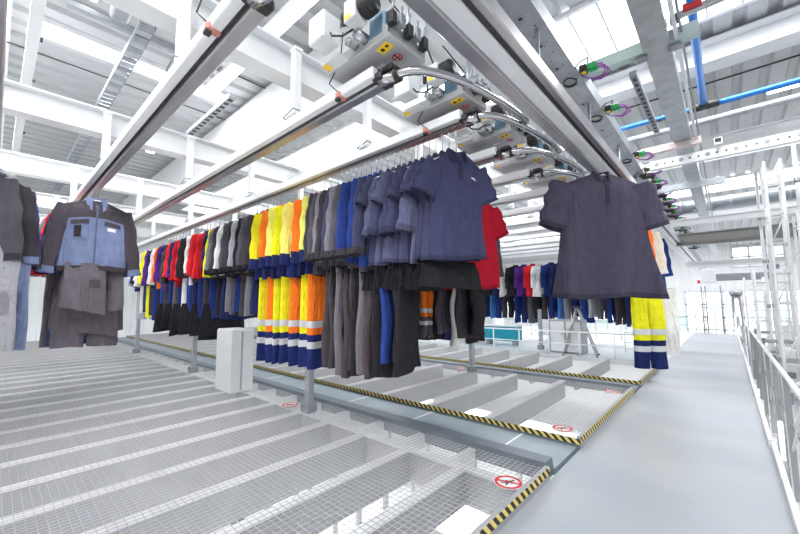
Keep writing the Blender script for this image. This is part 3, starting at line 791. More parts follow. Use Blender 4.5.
def make_trousers(loc, rot, c, label, group, seed, L=0.92, W=0.2, detail=True, style='plain', c2=None, name='work_trousers', cat='trousers', T=0.04, wide=1.0):
    m = fabric(c); m2 = fabric(c2) if c2 else m
    def lm(t):
        if style == 'hivis': return m if t < .62 else m2
        return m
    b = MB(); R = {}
    for s in (-1, 1): R[s] = leg(b, s*W*.5, W, L, W*.54, W*.46*wide, T, seed+s, lm, s*.012)
    o = b.build(name)
    if detail:
        w = MB(); rows = []
        for i in range(3):
            r = []
            for k in range(31):
                a = 2*pi*k/30; r.append(((T*.62)*sg(sin(a), .8), (W*1.05)*sg(cos(a), .7), .012-.022*i))
            rows.append(r)
        w.grid(rows, fabric(tuple(int(q*.85) for q in c))); w.build('waistband', o)
    if style == 'hivis':
        for s in (-1, 1):
            for i in (7, 10):
                r = MB(); sl = []
                for row in (R[s][i], R[s][i+1]):
                    cx = sum(p[0] for p in row)/len(row); cy = sum(p[1] for p in row)/len(row)
                    sl.append([(cx+(p[0]-cx)*1.08, cy+(p[1]-cy)*1.04, p[2]) for p in row])
                r.grid(sl, REFL).build('reflective_band', o)
    if style == 'pocket' and detail:
        for s in (-1, 1):
            y0 = s*W*.62
            MB().bbox((T*.75, y0-.05, -.52), (T*.75+.022, y0+.05, -.36), fabric(tuple(int(k*.8) for k in c)), .005).build('thigh_pocket', o)
    finish(o, *loc, rot); return tag(o, label, cat, group)
def make_folded(loc, rot, c, label, group, seed, L=0.45, W=0.2, name='folded_trousers', cat='trousers'):
    """trousers folded over a hanger bar: two uneven hanging layers"""
    m = fabric(c); r = random.Random(seed); b = MB()
    for s, LL in ((1, L), (-1, L*r.uniform(.8, 1.15))):
        ph = r.uniform(0, 6); rows = []
        for i in range(13):
            t = i/12; row = []
            for k in range(25):
                u = k/24*2-1; y = u*W*(1+.14*t)
                x = s*(.012+.03*min(1, t*3)) + .02*t*sin(15*y+ph)+.012*t*sin(31*y+2*ph)
                row.append((x, y, .0-LL*t*(1+.10*u*sin(ph)) + .01*(1-t)))
            rows.append(row)
        b.grid(rows, m)
        back = [[(p[0]+s*.012, p[1]*1.01, p[2]) for p in row] for row in rows]; b.grid(back, m); b.grid([rows[-1], back[-1]], m)
        for e in (0, -1): b.grid([[q[e] for q in rows], [q[e] for q in back]], m)
    cap = []
    for k in range(9):
        a = pi*k/8; cap.append([(cos(a)*.03, -W+2*W*j/8, .005+.02*sin(a)) for j in range(9)])
    b.grid(cap, m)
    o = b.build(name); s_ = MB()
    s_.box((.052, W*.2, -L*.5), (.056, W*.75, -L*.32), fabric(tuple(int(k*.8) for k in c))); s_.build('pocket', o)
    finish(o, *loc, rot); return tag(o, label, cat, group)

HANG = None
def hanger(x, y, rot, label, group, ztop=2.30, zneck=2.07):
    global HANG
    if HANG is None:
        b = MB()
        b.tube([(0, -.02, .215), (0, -.012, .236), (0, .008, .238), (0, .018, .222), (0, .012, .2), (0, 0, .18), (0, 0, .0)], .0028, CHROME, 5)
        b.tube([(0, -.19, -.075), (0, -.06, -.015), (0, 0, .0), (0, .06, -.015), (0, .19, -.075)], .007, WHITE, 6)
        b.tube([(0, -.19, -.075), (0, .19, -.075)], .004, WHITE, 5)
        HANG = b.build('clothes_hanger'); o = HANG
    else:
        o = HANG.copy(); COL.objects.link(o)
    o.location = (x, y, zneck); o.rotation_euler = (0, 0, rot)
    tag(o, label, 'hanger', group)

counts = {}
def olabel(desc, rail, total):
    key = (desc, rail); counts[key] = counts.get(key, 0) + 1
    n = counts[key]
    if total == 1: return '%s on the %s' % (desc, rail)
    return '%s %s from the walkway on the %s' % (ORD[n-1], desc, rail)
def gp(x):            # leave room around the posts that stand under the rail
    for p in (-2.92, -5.80, -8.9):
        if abs(x-p) < .075: return p + (.075 if x > p else -.075)
    return x
def cnt(seq, k): return sum(1 for q in seq if q == k)

C = dict(slate=(68, 70, 98), slate2=(94, 96, 124), char=(66, 62, 68), charl=(88, 86, 94), black=(42, 40, 44), grey=(128, 126, 134), lgrey=(168, 168, 176),
         blue=(44, 66, 132), royal=(36, 52, 112), navy=(38, 44, 86), red=(205, 40, 48), dred=(160, 30, 44), purple=(82, 44, 128), white=(232, 230, 228),
         yellow=(232, 228, 40), orange=(245, 122, 40), sky=(70, 120, 185), cream=(226, 218, 204), jblue=(124, 136, 172), trous=(112, 106, 114), brown=(74, 66, 68), green=(60, 110, 80))
NM = dict(slate='slate navy', slate2='pale slate blue', char='charcoal', charl='mid grey', black='black', grey='grey', lgrey='light grey', blue='bright blue', royal='royal blue',
          navy='navy', red='red', dred='dark red', purple='purple', white='white', yellow='yellow', orange='orange', sky='sky blue', cream='cream', brown='brownish black', green='green')
Z0 = 2.07
sd = [100]
def seed(): sd[0] += 13; return sd[0]
J = lambda a: radians(rnd.uniform(-a, a))

# --- central rail (Y=2.10)
R3 = RY[3] - 0.02; RN = 'central rail'
# polos
for i in range(11):
    x = -1.33 - .058*i
    sl = i >= 3 and i % 3 != 1
    hue = 'slate' if i in (0, 1, 2, 5) else 'slate2' if i % 2 else 'slate'
    rot = radians(-24 + i*.9) + (J(3) if i else 0)
    if i == 0: lab = 'slate navy polo shirt with small white chest logo, front end of central rail'
    else: lab = 'slate blue polo shirt, %s behind the one with a white chest logo' % ORD[i-1]
    make_polo((x, R3, Z0), rot, C[hue] if i else (66, 68, 98), lab, 'slate polo shirts on the central rail', seed(), True, logo=(i == 0), L=.74+(0 if not sl else .02), sleeve_len=.25 if not sl else .46, sang=25 if not sl else 10)
    hanger(x, R3, rot, 'metal hanger hook holding a slate polo shirt on the central rail', 'hangers of the polo shirts')
for i in range(5):
    make_folded((-1.42-.14*i, R3, 1.30), radians(-20)+J(6), C['black'], 'black folded trousers tucked under the polo shirts, %s from the rail end' % ORD[i], 'folded black trousers below the polo shirts', seed(), L=.16, W=.21)
n = 14
for i in range(n):
    x = gp(-1.78 - .064*i)
    c = 'blue' if i == 2 else ('char', 'brown', 'trous', 'black')[i % 4] if i > 1 else 'black'
    lab = 'bright blue work trousers squeezed among the dark trousers below the polo shirts' if c == 'blue' else 'dark work trousers below the central rail, %s from the walkway end' % ORD[i]
    make_trousers((x, R3, 1.33+rnd.uniform(-.02, .02)), radians(20)+J(12), C[c], lab, 'dark work trousers on the central rail', seed(), L=(.74 if i < 3 else .84)+rnd.uniform(-.05, .04), style='pocket' if i % 4 == 1 else 'plain', W=.19+rnd.uniform(-.015, .015), wide=1.2)
seq = ['slate', 'blue', 'royal', 'blue', 'charl', 'grey', 'slate', 'char', 'grey', 'charl', 'char']
for i, c in enumerate(seq):
    x = gp(-1.99 - .064*i)
    rot = radians(-14)+J(4)
    make_jacket((x, R3, Z0), rot, (C[c], C[c], C['char']), olabel('%s work jacket with dark hem' % NM[c], RN, cnt(seq, c)), 'work jackets between polo shirts and hi-vis suits', seed(), 1, L=.76+rnd.uniform(-.04, .04), sl=.6)
    hanger(x, R3, rot, 'metal hanger hook holding a work jacket beside the hi-vis jackets', 'hangers of the central work jackets')
# hi-vis
HV = [('yellow', 'yellow and navy hi-vis jacket'), ('orange', 'orange and navy hi-vis jacket'), ('yellow', 'yellow and navy hi-vis jacket'), ('yellow', 'yellow and navy hi-vis jacket'), ('yellow', 'yellow and navy hi-vis jacket'), ('orange', 'orange and navy hi-vis jacket'), ('yellow', 'yellow and navy hi-vis jacket')]
cs = [h[0] for h in HV]
for i, (c, d) in enumerate(HV):
    x = gp(-2.74 - .15*i); rot = radians(-14)+J(8)
    make_jacket((x, R3, Z0), rot, ((246, 240, 120) if c == 'yellow' and i in (0, 2, 4) else C[c], C[c], C['navy'] if i % 2 else (36, 46, 96)), olabel(d, RN, cnt(cs, c)), 'hi-vis jackets on the central rail', seed(), 1, L=.78, style='hivis', sl=.60, ang=8)
    hanger(x, R3, rot, 'metal hanger hook holding a hi-vis jacket', 'hangers of the hi-vis jackets')
cs = ['orange', 'yellow', 'orange', 'yellow', 'yellow', 'orange', 'yellow']
for i, c in enumerate(cs):
    make_trousers((gp(-2.74-.15*i), R3, 1.30), radians(-10)+J(6), C[c], olabel('%s hi-vis trousers with navy lower legs' % c, RN, cnt(cs, c)), 'hi-vis trousers on the central rail', seed(), L=.84+rnd.uniform(-.03, .03), style='hivis', c2=(36, 46, 100), W=.2, wide=1.1)
# dark jackets
seq = ['char', 'charl', 'black', 'lgrey', 'char', 'charl', 'white', 'char', 'grey']
for i, c in enumerate(seq):
    x = -3.80 - .125*i; rot = radians(-8)+J(6)
    make_jacket((x, R3, Z0), rot, (C[c], C[c], C['black']), olabel('%s jacket left of the hi-vis suits' % NM[c], RN, cnt(seq, c)), 'jackets left of the hi-vis suits', seed(), 1, L=.72, sl=.6)
    hanger(x, R3, rot, 'metal hanger hook holding a jacket left of the hi-vis suits', 'hangers of the jackets left of the hi-vis suits')
seq = ['navy', 'grey', 'char', 'royal', 'charl', 'grey', 'navy', 'black']
for i, c in enumerate(seq):
    make_trousers((-3.83-.13*i, R3, 1.36), radians(-8)+J(8), C[c], olabel('short-hung %s trousers below the dark jackets' % NM[c], RN, cnt(seq, c)), 'trousers below the dark jackets', seed(), L=.5+rnd.uniform(-.08, .08), W=.19, wide=1.2)
# colourful section
seq = ['yellow', 'navy', 'red', 'red', 'char', 'white', 'black', 'red', 'dred', 'purple', 'red', 'char', 'purple', 'purple', 'orange', 'white', 'navy', 'purple', 'yellow', 'lgrey', 'cream', 'white', 'navy', 'lgrey']
for i, c in enumerate(seq):
    x = gp(-4.95 - .165*i); rot = radians(-6)+J(14)
    make_jacket((x, R3, Z0), rot, (C[c], C[c] if i % 3 else C['navy'] if c in ('purple',) else C[c], C[c]), olabel('%s jacket in the colourful section' % NM[c], RN, cnt(seq, c)), 'colourful jackets at the far end of the central rail', seed(), 1, L=rnd.uniform(.62, .8), W=rnd.uniform(.215, .255), sl=rnd.uniform(.5, .64))
    if i < 16: hanger(x, R3, rot, 'metal hanger hook holding a colourful jacket', 'hangers of the colourful jackets')
seq = ['royal', 'char', 'royal', 'navy', 'blue', 'white', 'royal', 'charl', 'royal', 'char', 'blue', 'navy', 'royal', 'char', 'yellow', 'royal', 'cream', 'lgrey']
for i, c in enumerate(seq):
    make_trousers((gp(-5.0-.21*i), R3, 1.42), radians(-5)+J(10), C[c], olabel('%s trousers below the colourful jackets' % NM[c], RN, cnt(seq, c)), 'trousers below the colourful jackets', seed(), L=rnd.uniform(.5, .75), W=.19, detail=False)
for i in range(6):
    make_folded((gp(-5.05-.4*i), R3, 1.02), radians(-5)+J(8), C['black'], 'large black folded garment hanging low under the colourful jackets, %s from the walkway' % ORD[i], 'low black folded garments', seed(), L=.40, W=.24)

# --- rail 1 (Y=.65): the grey-blue jacket in front
R1 = RY[1] - .02; RN = 'left inner rail'
make_jacket((-4.6, R1, 2.06), radians(2), (C['jblue'], (82, 76, 84), (72, 66, 72)), 'charcoal and slate-blue work jacket with chest pockets facing the camera', 'jackets on the left inner rail', 11, 2, L=.70, W=.27, sl=.66, style='panel', A=.012, T=.055, ang=14)
hanger(-4.6, R1, 0, 'white hanger in the collar of the charcoal and slate-blue jacket', None)
seq = ['sky', 'slate', 'black', 'purple', 'blue', 'red', 'orange', 'grey', 'red', 'white']
for i, c in enumerate(seq):
    x = -4.72-.11*i; rot = J(7)
    make_jacket((x, R1+rnd.uniform(-.01, .02), 2.06), rot, (C[c], C[c], C[c]), olabel('%s jacket behind' % NM[c], RN, cnt(seq, c)), 'jackets on the left inner rail', seed(), 1, L=.72, W=.255+.004*i, sl=.64, ang=15)
    hanger(x, R1, rot, 'metal hanger hook behind the charcoal and slate-blue jacket', 'hangers of the left inner rail')
for i in range(4):
    make_folded((-4.56-.13*i, R1+(-.06, .09, 0, .05)[i], 1.42), radians((9, -12, 4, -6)[i]), C['trous'], 'grey folded work trousers under the slate-blue jacket, %s from the camera' % ORD[i], 'folded grey trousers under the slate-blue jacket', seed(), L=(.44, .47, .66, .7)[i], W=(.15, .17, .24, .25)[i])
seq = ['trous', 'trous', 'blue', 'trous', 'char', 'black']
for i, c in enumerate(seq):
    make_trousers((-4.85-.13*i, R1+rnd.uniform(-.03, .05), 1.38), J(9), C[c], olabel('%s work trousers' % ('grey' if c == 'trous' else NM[c]), RN, cnt(seq, c)), 'trousers on the left inner rail', seed(), L=.76, W=.25, wide=1.1)

# --- rail 0 (Y=-.06)
R0 = RY[0] - .02; RN = 'outer left rail'
seq = ['charl', 'jb', 'slate', 'char', 'sky', 'char', 'black', 'orange']
for i, c in enumerate(seq):
    x = -3.95-.15*i; rot = radians(6)+J(12)
    cc = C['jblue'] if c == 'jb' else C[c]
    make_jacket((x, R0+(-.07, .03, .05, 0, .06, .02, .04, .05)[i], 2.06), rot, (cc, C['char'] if i % 2 else cc, C['char']), olabel('%s work jacket' % ('slate-blue' if c == 'jb' else NM[c]), RN, cnt(seq, c)), 'jackets at the left edge', seed(), 2 if i < 4 else 1, L=.74, W=.235, sl=.62, style='panel' if i % 2 else 'plain')
    hanger(x, R0, rot, 'metal hanger hook at the left edge of the photo', 'hangers at the left edge')
seq = ['lgrey', 'jb', 'grey', 'trous', 'char', 'black']
for i, c in enumerate(seq):
    make_trousers((-3.98-.17*i, R0+(-.01, .06, .0, .04, .05, .03)[i], 1.5), J(7), C['jblue'] if c == 'jb' else C[c], olabel('%s long work trousers' % ('slate-blue' if c == 'jb' else 'brown-grey' if c == 'trous' else NM[c]), RN, cnt(seq, c)), 'trousers at the left edge', seed(), L=.80, W=.24, style='pocket', wide=1.15)

# --- rail 4 (Y=2.82): red polos
R4 = RY[4] - .02; RN = 'red polo rail'
for i in range(10):
    x = -1.60-.085*i; rot = radians(-16)+J(3)
    make_polo((x, R4, 1.98), rot, C['red'] if i % 3 else (190, 32, 52), 'red polo shirt behind the slate ones, %s from the free rail end' % ORD[i], 'red polo shirts on the second rail', seed(), i < 3, L=.82, W=.24)
    hanger(x, R4, rot, 'metal hanger hook holding a red polo shirt', 'hangers of the red polo shirts', zneck=1.98)
seq = ['black', 'char', 'white', 'charl', 'black', 'black', 'char', 'black', 'black', 'navy']
for i, c in enumerate(seq):
    make_trousers((-1.62-.10*i, R4, 1.20), radians(14)+J(14), C[c], olabel('%s trousers below the red polo shirts' % NM[c], RN, cnt(seq, c)), 'trousers below the red polo shirts', seed(), L=.50+rnd.uniform(-.1, .06), W=.17, detail=False, wide=1.1)
make_trousers((-2.0, R4-.2, 1.24), radians(10), C['orange'], 'orange and grey striped hi-vis trousers below the red polo shirts', 'trousers below the red polo shirts', seed(), L=.5, W=.12, style='hivis', c2=(90, 90, 96), detail=False)
# rails 5 and 6 : lower garments
R5 = RY[6] - .02; RN = 'rail behind the red polos'
seq = ['black', 'royal', 'navy', 'navy', 'charl', 'royal', 'navy']
for i, c in enumerate(seq):
    make_trousers((-2.45-.16*i, R5, 1.25), radians(-10)+J(8), C[c], olabel('%s trousers hanging' % NM[c], RN, cnt(seq, c)), 'trousers behind the red polo rail', seed(), L=.72, W=.2, detail=False)
seq = ['char', 'charl', 'slate', 'white', 'grey', 'black', 'char', 'navy']
for i, c in enumerate(seq):
    make_jacket((-2.3-.16*i, R5, 2.02), radians(-10)+J(6), (C[c], C[c], C[c]), olabel('%s jacket hanging' % NM[c], RN, cnt(seq, c)), 'jackets behind the red polo rail', seed(), 0, L=.75)

# --- far rail (Y about 9.95)
YF = 9.95
xe = -1.2
t = thing('storage_rail', 'far white storage rail with many jackets across the back of the hall', 'rail', (xe, YF+.02, 2.28))
MB().bbox((-9, -0.085, 0.0), (0, -0.03, 0.085), WHITE, 0.006).build('white_cover', t)
MB().box((-9, -0.03, 0.025), (0, -0.008, 0.07), DARK).build('slot', t)
MB().bbox((-9, -0.008, -0.005), (0, 0.062, 0.08), ALU, 0.008).build('track', t)
RN = 'far back rail'
seq = ['char', 'lgrey', 'navy', 'royal', 'black', 'white', 'royal', 'navy', 'royal', 'white', 'red', 'purple', 'black', 'white', 'navy', 'black', 'grey', 'red', 'navy', 'char']
for i, c in enumerate(seq):
    make_jacket((-1.45-.25*i, YF, 2.05), radians(-28)+J(8), (C[c], C[c], C[c]), olabel('%s distant jacket' % NM[c], RN, cnt(seq, c)), 'distant jackets on the far back rail', seed(), 0, L=.88, W=.30)
seq = ['blue', 'navy', 'char', 'royal', 'charl', 'lgrey', 'blue', 'navy', 'grey', 'sky', 'royal', 'char', 'black', 'charl', 'navy', 'royal', 'black', 'char', 'royal', 'sky', 'navy', 'navy', 'royal', 'char', 'charl', 'navy', 'blue', 'black']
for i, c in enumerate(seq):
    make_trousers((-1.5-.19*i, YF, 1.22), radians(-20)+J(10), C[c], olabel('%s distant trousers' % NM[c], RN, cnt(seq, c)), 'distant trousers on the far back rail', seed(), L=.70+rnd.uniform(-.15, .08), W=.2, detail=False)

# --- garments on the main conveyor
XC = -.72
make_polo((XC-.02, 3.42, 2.13), radians(-46), (78, 74, 92), 'large dark navy shirt hanging from the main conveyor over the walkway edge', None, 5, True, L=1.06, W=.36, sleeve_len=.40, name='work_shirt', A=.035, T=.09, flare=.34, drop=.10, sang=17)
hanger(XC, 3.42, radians(-46), 'metal hanger hook holding the large dark navy shirt', None, zneck=2.12)
XC = -.93
def conv_hang(x, y, rot, lab): hanger(x, y, rot, lab, None, zneck=2.06)
make_jacket((XC, 4.25, 2.06), radians(-70), (C['navy'], (70, 70, 96), C['char']), 'dark navy jacket directly behind the large shirt on the main conveyor', 'garments queued on the main conveyor', seed(), 1, L=.95, W=.25, sl=.7, ang=6)
make_jacket((XC, 4.75, 2.06), radians(-75), (C['slate'], C['navy'], C['char']), 'second navy jacket behind the large shirt on the main conveyor', 'garments queued on the main conveyor', seed(), 1, L=.9, W=.24, sl=.66, ang=6)
make_jacket((XC, 5.5, 2.06), radians(-70), (C['orange'], C['red'], C['yellow']), 'orange, red and yellow hi-vis jacket on the main conveyor', 'garments queued on the main conveyor', seed(), 1, L=.85, W=.25, style='hivis', ang=7)
make_trousers((XC+.16, 5.6, 1.18), radians(-50), C['yellow'], 'yellow hi-vis trousers with white stripes and navy cuffs over the walkway edge', 'garments queued on the main conveyor', seed(), L=.98, W=.19, style='hivis', c2=(36, 46, 96))
make_jacket((XC, 6.1, 2.06), radians(-80), (C['white'], C['cream'], C['white']), 'white jacket on the main conveyor behind the hi-vis jacket', 'garments queued on the main conveyor', seed(), 1, L=.95, W=.27)
make_trousers((XC+.22, 6.15, 1.2), radians(-70), C['white'], 'white trousers behind the low-hanging hi-vis trousers', 'garments queued on the main conveyor', seed(), L=.9, W=.2)
make_jacket((XC, 6.8, 2.06), radians(-85), (C['blue'], C['royal'], C['blue']), 'bright blue jacket last in line on the main conveyor', 'garments queued on the main conveyor', seed(), 1, L=.85, W=.26)
for y, l in ((4.25, 'dark navy jacket'), (5.5, 'orange hi-vis jacket'), (6.1, 'white jacket'), (6.8, 'bright blue jacket'), (4.75, 'second navy jacket')): conv_hang(XC, y, radians(-75), 'metal hanger hook of the %s on the main conveyor' % l)

# ------------------------------------------------------------------ right side: railing and open frames
t = thing('hand_railing', 'white tubular handrail on flat grey posts along the right walkway edge', 'railing', (0.36, 0.6, 0))
zt = 0.33
MB().tube([(0, 0.9, zt), (0, 3.0, zt), (0, 14.5, zt)], 0.022, WHITE, 10).build('handrail', t)
MB().tube([(0.02, 0.9, -0.12), (0.02, 14.5, -0.12)], 0.014, GREYS, 8).build('mid_rail', t)
k = 0; y = 1.0
while y < 14.5:
    b = MB(); 
    b.bbox((-0.022, y-0.008, -0.8), (0.022, y+0.008, zt), GREYS, 0.003); b.build('post', t)
    if k % 2 == 0: MB().tube([(0.0, y, zt-.03), (0.0, y+1.15, -.35)], .012, OFFW, 6).build('diagonal_brace', t)
    y += 1.15; k += 1
t = thing('side_railing', 'white rail branching off to the right from the walkway handrail', 'railing', (0.36, 4.6, 0))
MB().tube([(0.03, 0, 0.33), (2.2, 0, 0.33)], 0.02, WHITE, 8).build('handrail', t)
MB().tube([(0.03, 0, 0.12), (2.2, 0, 0.12)], 0.016, WHITE, 8).build('mid_rail', t)
for x in (0.5, 1.1, 1.7): MB().bbox((x-.015, -.015, -.6), (x+.015, .015, .33), GREYS, .003).build('post', t)
def frame_tower(x, y, w, d, z0, z1, label, m=OFFW, r=0.018, step=0.4):
    t = thing('steel_tower', label, 'frame', (x, y, z0)); h = z1-z0
    for sx in (0, w):
        for sy in (0, d): MB().tube([(sx, sy, 0), (sx, sy, h)], r, m, 8).build('upright', t)
    z = 0.2; k = 0
    while z < h:
        b = MB(); b.tube([(0, 0, z), (w, 0, z)], r*.6, m, 6); b.tube([(0, d, z), (w, d, z)], r*.6, m, 6); b.tube([(0, 0, z), (0, d, z)], r*.6, m, 6); b.tube([(w, 0, z), (w, d, z)], r*.6, m, 6)
        if k % 2 == 0: b.tube([(0, 0, z), (w, 0, min(h, z+step))], r*.5, m, 6)
        b.build('cross_brace', t); z += step; k += 1
frame_tower(.50, 7.0, .16, .3, -3.2, 2.95, 'tall slender white lattice mast right of the walkway, nearest of the frames', OFFW)
frame_tower(.9, 8.2, .4, .5, -3.2, 2.4, 'white scaffold frame behind the tall lattice mast at the right edge', WHITE)
frame_tower(.45, 10.6, .5, .6, -3.2, 1.7, 'pipe frame right of the walkway below the beige I-beam', OFFW, .02)
frame_tower(.35, 12.6, .35, .4, -3.2, 1.6, 'small far pipe frame beside the walkway end', WHITE, .018)
frame_tower(1.3, 11.0, .5, .6, -3.2, 2.2, 'pipe frame at the right edge behind the scaffold frame', GREYS, .02)
t = thing('grey_column', 'square grey steel column beyond the lattice mast', 'column', (.82, 12.0, -3.2)); MB().bbox((-.06, -.06, 0), (.06, .06, 5.05), GREYS, .008).build('shaft', t); MB().bbox((-.12, -.1, 4.95), (.12, .1, 5.05), GALVD, .008).build('head_plate', t)
t = thing('round_column', 'round silver duct column at the far end of the walkway', 'column', (.2, 15.0, -3.2)); MB().tube([(0,0,0),(0,0,4.5)], .13, CHROME, 20).build('shaft', t); MB().tube([(0,0,4.4),(0,0,4.5)], .16, GALV, 20).build('collar', t)
for k, (x, y, z1) in enumerate(((.55, 9.3, 3.4), (.62, 9.3, 3.4), (.75, 6.6, 3.0))):
    t = thing('vertical_pipe', 'thin white vertical pipe right of the walkway, %s' % ['left one of the twin pipes', 'right one of the twin pipes', 'single one nearest the camera'][k], 'pipe', (x, y, -3.2)); MB().tube([(0,0,0),(0,0,z1+3.2)], .022, WHITE, 8).build('tube', t)
    for q in range(4): MB().tube([(0,0,3.3+q*.8),(0,0,3.36+q*.8)], .03, GALV, 8).build('pipe_clip', t)
def guard(x0, x1, y, label, m=WHITE, h=.46, z=0.0, along='x'):
    t = thing('guard_rail', label, 'railing', (x0, y, z))
    n = max(2, int((x1-x0)/.55)); L = x1-x0
    V = (lambda u, zz: (u, 0, zz)) if along == 'x' else (lambda u, zz: (0, u, zz))
    MB().tube([V(0, h), V(L, h)], .013, m, 8).build('top_rail', t); MB().tube([V(0, h*.5), V(L, h*.5)], .009, m, 6).build('mid_rail', t)
    for k in range(n+1): MB().tube([V(L*k/n, 0), V(L*k/n, h)], .011, m, 6).build('post', t)
guard(-5.6, -0.95, 7.36, 'low white guard rail behind the farthest grating platform')
guard(-9.0, -1.0, 14.9, 'pale aqua guard rail far behind at the end of the upper floor', AQUA, .5)
guard(-6.4, -0.95, 11.2, 'white guard rail in the background behind the stepladder', OFFW, .5)
guard(.5, 2.4, 14.0, 'aqua-green guard rail right of the far walkway end', AQUA, .75)
guard(-.8, .15, 15.2, 'grey-white gate rail closing the far end of the walkway', GREYS, .8)
guard(-1.6, -.95, 8.6, 'short bent white rail at the left walkway edge behind the hi-vis trousers', WHITE, .4)
# ladder rack at the walkway end
t = thing('fixed_ladder', 'vertical grey ladder at the far end of the walkway, right of the conveyor end', 'ladder', (-.62, 15.6, 0))
for x in (0, .1, .48): MB().tube([(x, 0, -.2), (x, 0, 1.5)], .018, GALVD, 8).build('upright', t)
b = MB()
for q in range(8): b.tube([(0.1, 0, .1+q*.17), (.48, 0, .1+q*.17)], .011, GREYS, 6)
b.build('rung', t)
t = thing('control_cabinet', 'white control box fixed at the far end of the main conveyor', 'cabinet', (-.55, 14.5, 1.55)); MB().bbox((0,0,0),(.34,.2,.42), WHITE, .01).build('housing', t); MB().bbox((.02,-.012,.02),(.32,0,.40), OFFW, .004).build('door', t); MB().bbox((-.1,-.03,.0),(-.03,.03,.1), RED, .008).build('red_beacon', t)
# background left-centre objects
t = thing('step_ladder', 'small aluminium stepladder standing open on the rear floor', 'stepladder', (-2.2, 7.62, 0), radians(10))
for s in (-1, 1):
    MB().tube([(s*.17-.30, 0, 0), (s*.1, .0, .92)], .015, ALU, 8).build('side_rail', t) if False else None
for y in (-.17, .17):
    MB().tube([(-.26, y, 0), (0, y*.7, .92)], .016, ALU, 8).build('front_rail', t); MB().tube([(.32, y, 0), (.02, y*.7, .9)], .014, GALV, 8).build('rear_rail', t)
for q in range(3):
    zz = .24+q*.24; x = -.26*(1-zz/.92); MB().box((x-.05, -.15, zz), (x+.05, .15, zz+.02), ALU).build('step', t)
MB().bbox((-.08, -.14, .9), (.08, .14, .925), BLACK, .005).build('top_platform', t)
for x, y in ((-.26, -.17), (-.26, .17), (.32, -.17), (.32, .17)): MB().bbox((x-.02, y-.02, 0), (x+.02, y+.02, .03), BLACK, .004).build('foot', t)
t = thing('white_cabinet', 'white two-door cabinet standing behind the dark post in the background', 'cabinet', (-2.78, 7.75, 0))
MB().bbox((-.02, 0, 0), (.62, .35, .66), GREYS, .008).build('carcass', t)
for x in (.0, .31):
    o = MB().bbox((x+.01, -.012, .03), (x+.285, 0, .63), WHITE, .004).build('door', t); MB().bbox((x+.24, -.025, .36), (x+.255, -.012, .46), GREYS, .003).build('handle', o)
t = thing('teal_machine', 'long bright teal conveyor casing on the rear floor under the distant garments', 'machine', (-5.25, 8.2, 0))
MB().bbox((0, 0, .10), (1.55, .3, .44), TEAL, .01).build('casing', t); MB().bbox((-.02, -.01, .44), (1.57, .31, .47), WHITE, .006).build('top_cover', t)
for x in (.1, .77, 1.45): MB().bbox((x-.04, .03, 0), (x+.04, .27, .10), GREYS, .004).build('leg', t)
t = thing('white_machine', 'white boxed sorting machine in the background right of the teal casing', 'machine', (-4.5, 11.6, 0))
MB().bbox((0, 0, 0), (.55, .6, 1.0), WHITE, .012).build('housing', t); MB().bbox((.05, -.02, .5), (.5, 0, .9), OFFW, .004).build('panel', t); MB().bbox((.1, -.03, .62), (.3, -.02, .8), TEAL, .003).build('screen', t)
for k, x in enumerate((-9.0, -7.2)):
    t = thing('white_machine', 'pale boxed machine far left behind the hanging garments, %s' % ('left one' if k == 0 else 'right one'), 'machine', (x, 11.8, 0)); MB().bbox((0,0,0),(1.1,.7,.9), CLAD, .015).build('housing', t); MB().bbox((.1,-.02,.1),(1.0,0,.5), OFFW, .004).build('panel', t)

def roller(x, y, w, L, z, label):
    t = thing('roller_conveyor', label, 'conveyor', (x, y, -3.2)); h = z+3.2
    for sx in (0, w): MB().bbox((sx-.02, 0, h-.12), (sx+.02, L, h), GALV, .004).build('side_frame', t)
    q = .1; k = 0
    while q < L: MB().tube([(.02, q, h-.05), (w-.02, q, h-.05)], .03, CHROME, 8).build('roller', t); q += .22
    q = .2
    while q < L:
        for sx in (0, w): MB().box((sx-.03, q-.03, 0), (sx+.03, q+.03, h-.12), OFFW).build('leg', t)
        q += 1.4
    MB().bbox((w+.03, .5, h-.3), (w+.25, .9, h-.05), WHITE, .01).build('drive_box', t)
roller(.62, 3.2, .5, 5.6, -.25, 'grey roller conveyor just outside the right handrail, nearer the camera')
roller(.75, 9.4, .6, 4.5, -.1, 'grey roller conveyor outside the handrail farther along')
roller(1.5, 5.0, .6, 8.0, .15, 'roller conveyor at the far right edge behind the first roller track')
for k, (y, z) in enumerate(((2.9, -.35), (4.2, -.4), (5.6, .0), (7.2, .2), (9.0, .3), (11.4, .3))):
    t = thing('cross_bar', 'grey steel cross bar reaching right under the handrail, %s from the camera' % ORD[k], 'strut', (.42, y, z)); MB().bbox((0, -.025, 0), (2.2, .025, .06), GREYS, .004).build('bar', t); MB().bbox((-.02, -.05, -.03), (.02, .05, .09), GALVD, .004).build('flange', t)
for k, (x, y) in enumerate(((1.15, 6.0), (.6, 8.9), (1.6, 9.4), (1.0, 13.4))):
    t = thing('control_cabinet', 'white control cabinet among the pipes right of the walkway, %s from the camera' % ORD[k], 'cabinet', (x, y, -3.2)); MB().bbox((0, 0, 0), (.32, .25, 3.3+.1*k), WHITE, .01).build('housing', t); MB().bbox((.02, -.012, 2.5), (.30, 0, 3.25), OFFW, .004).build('door', t); MB().bbox((.06, -.02, 2.95), (.16, -.01, 3.05), GALVD, .003).build('display', t)

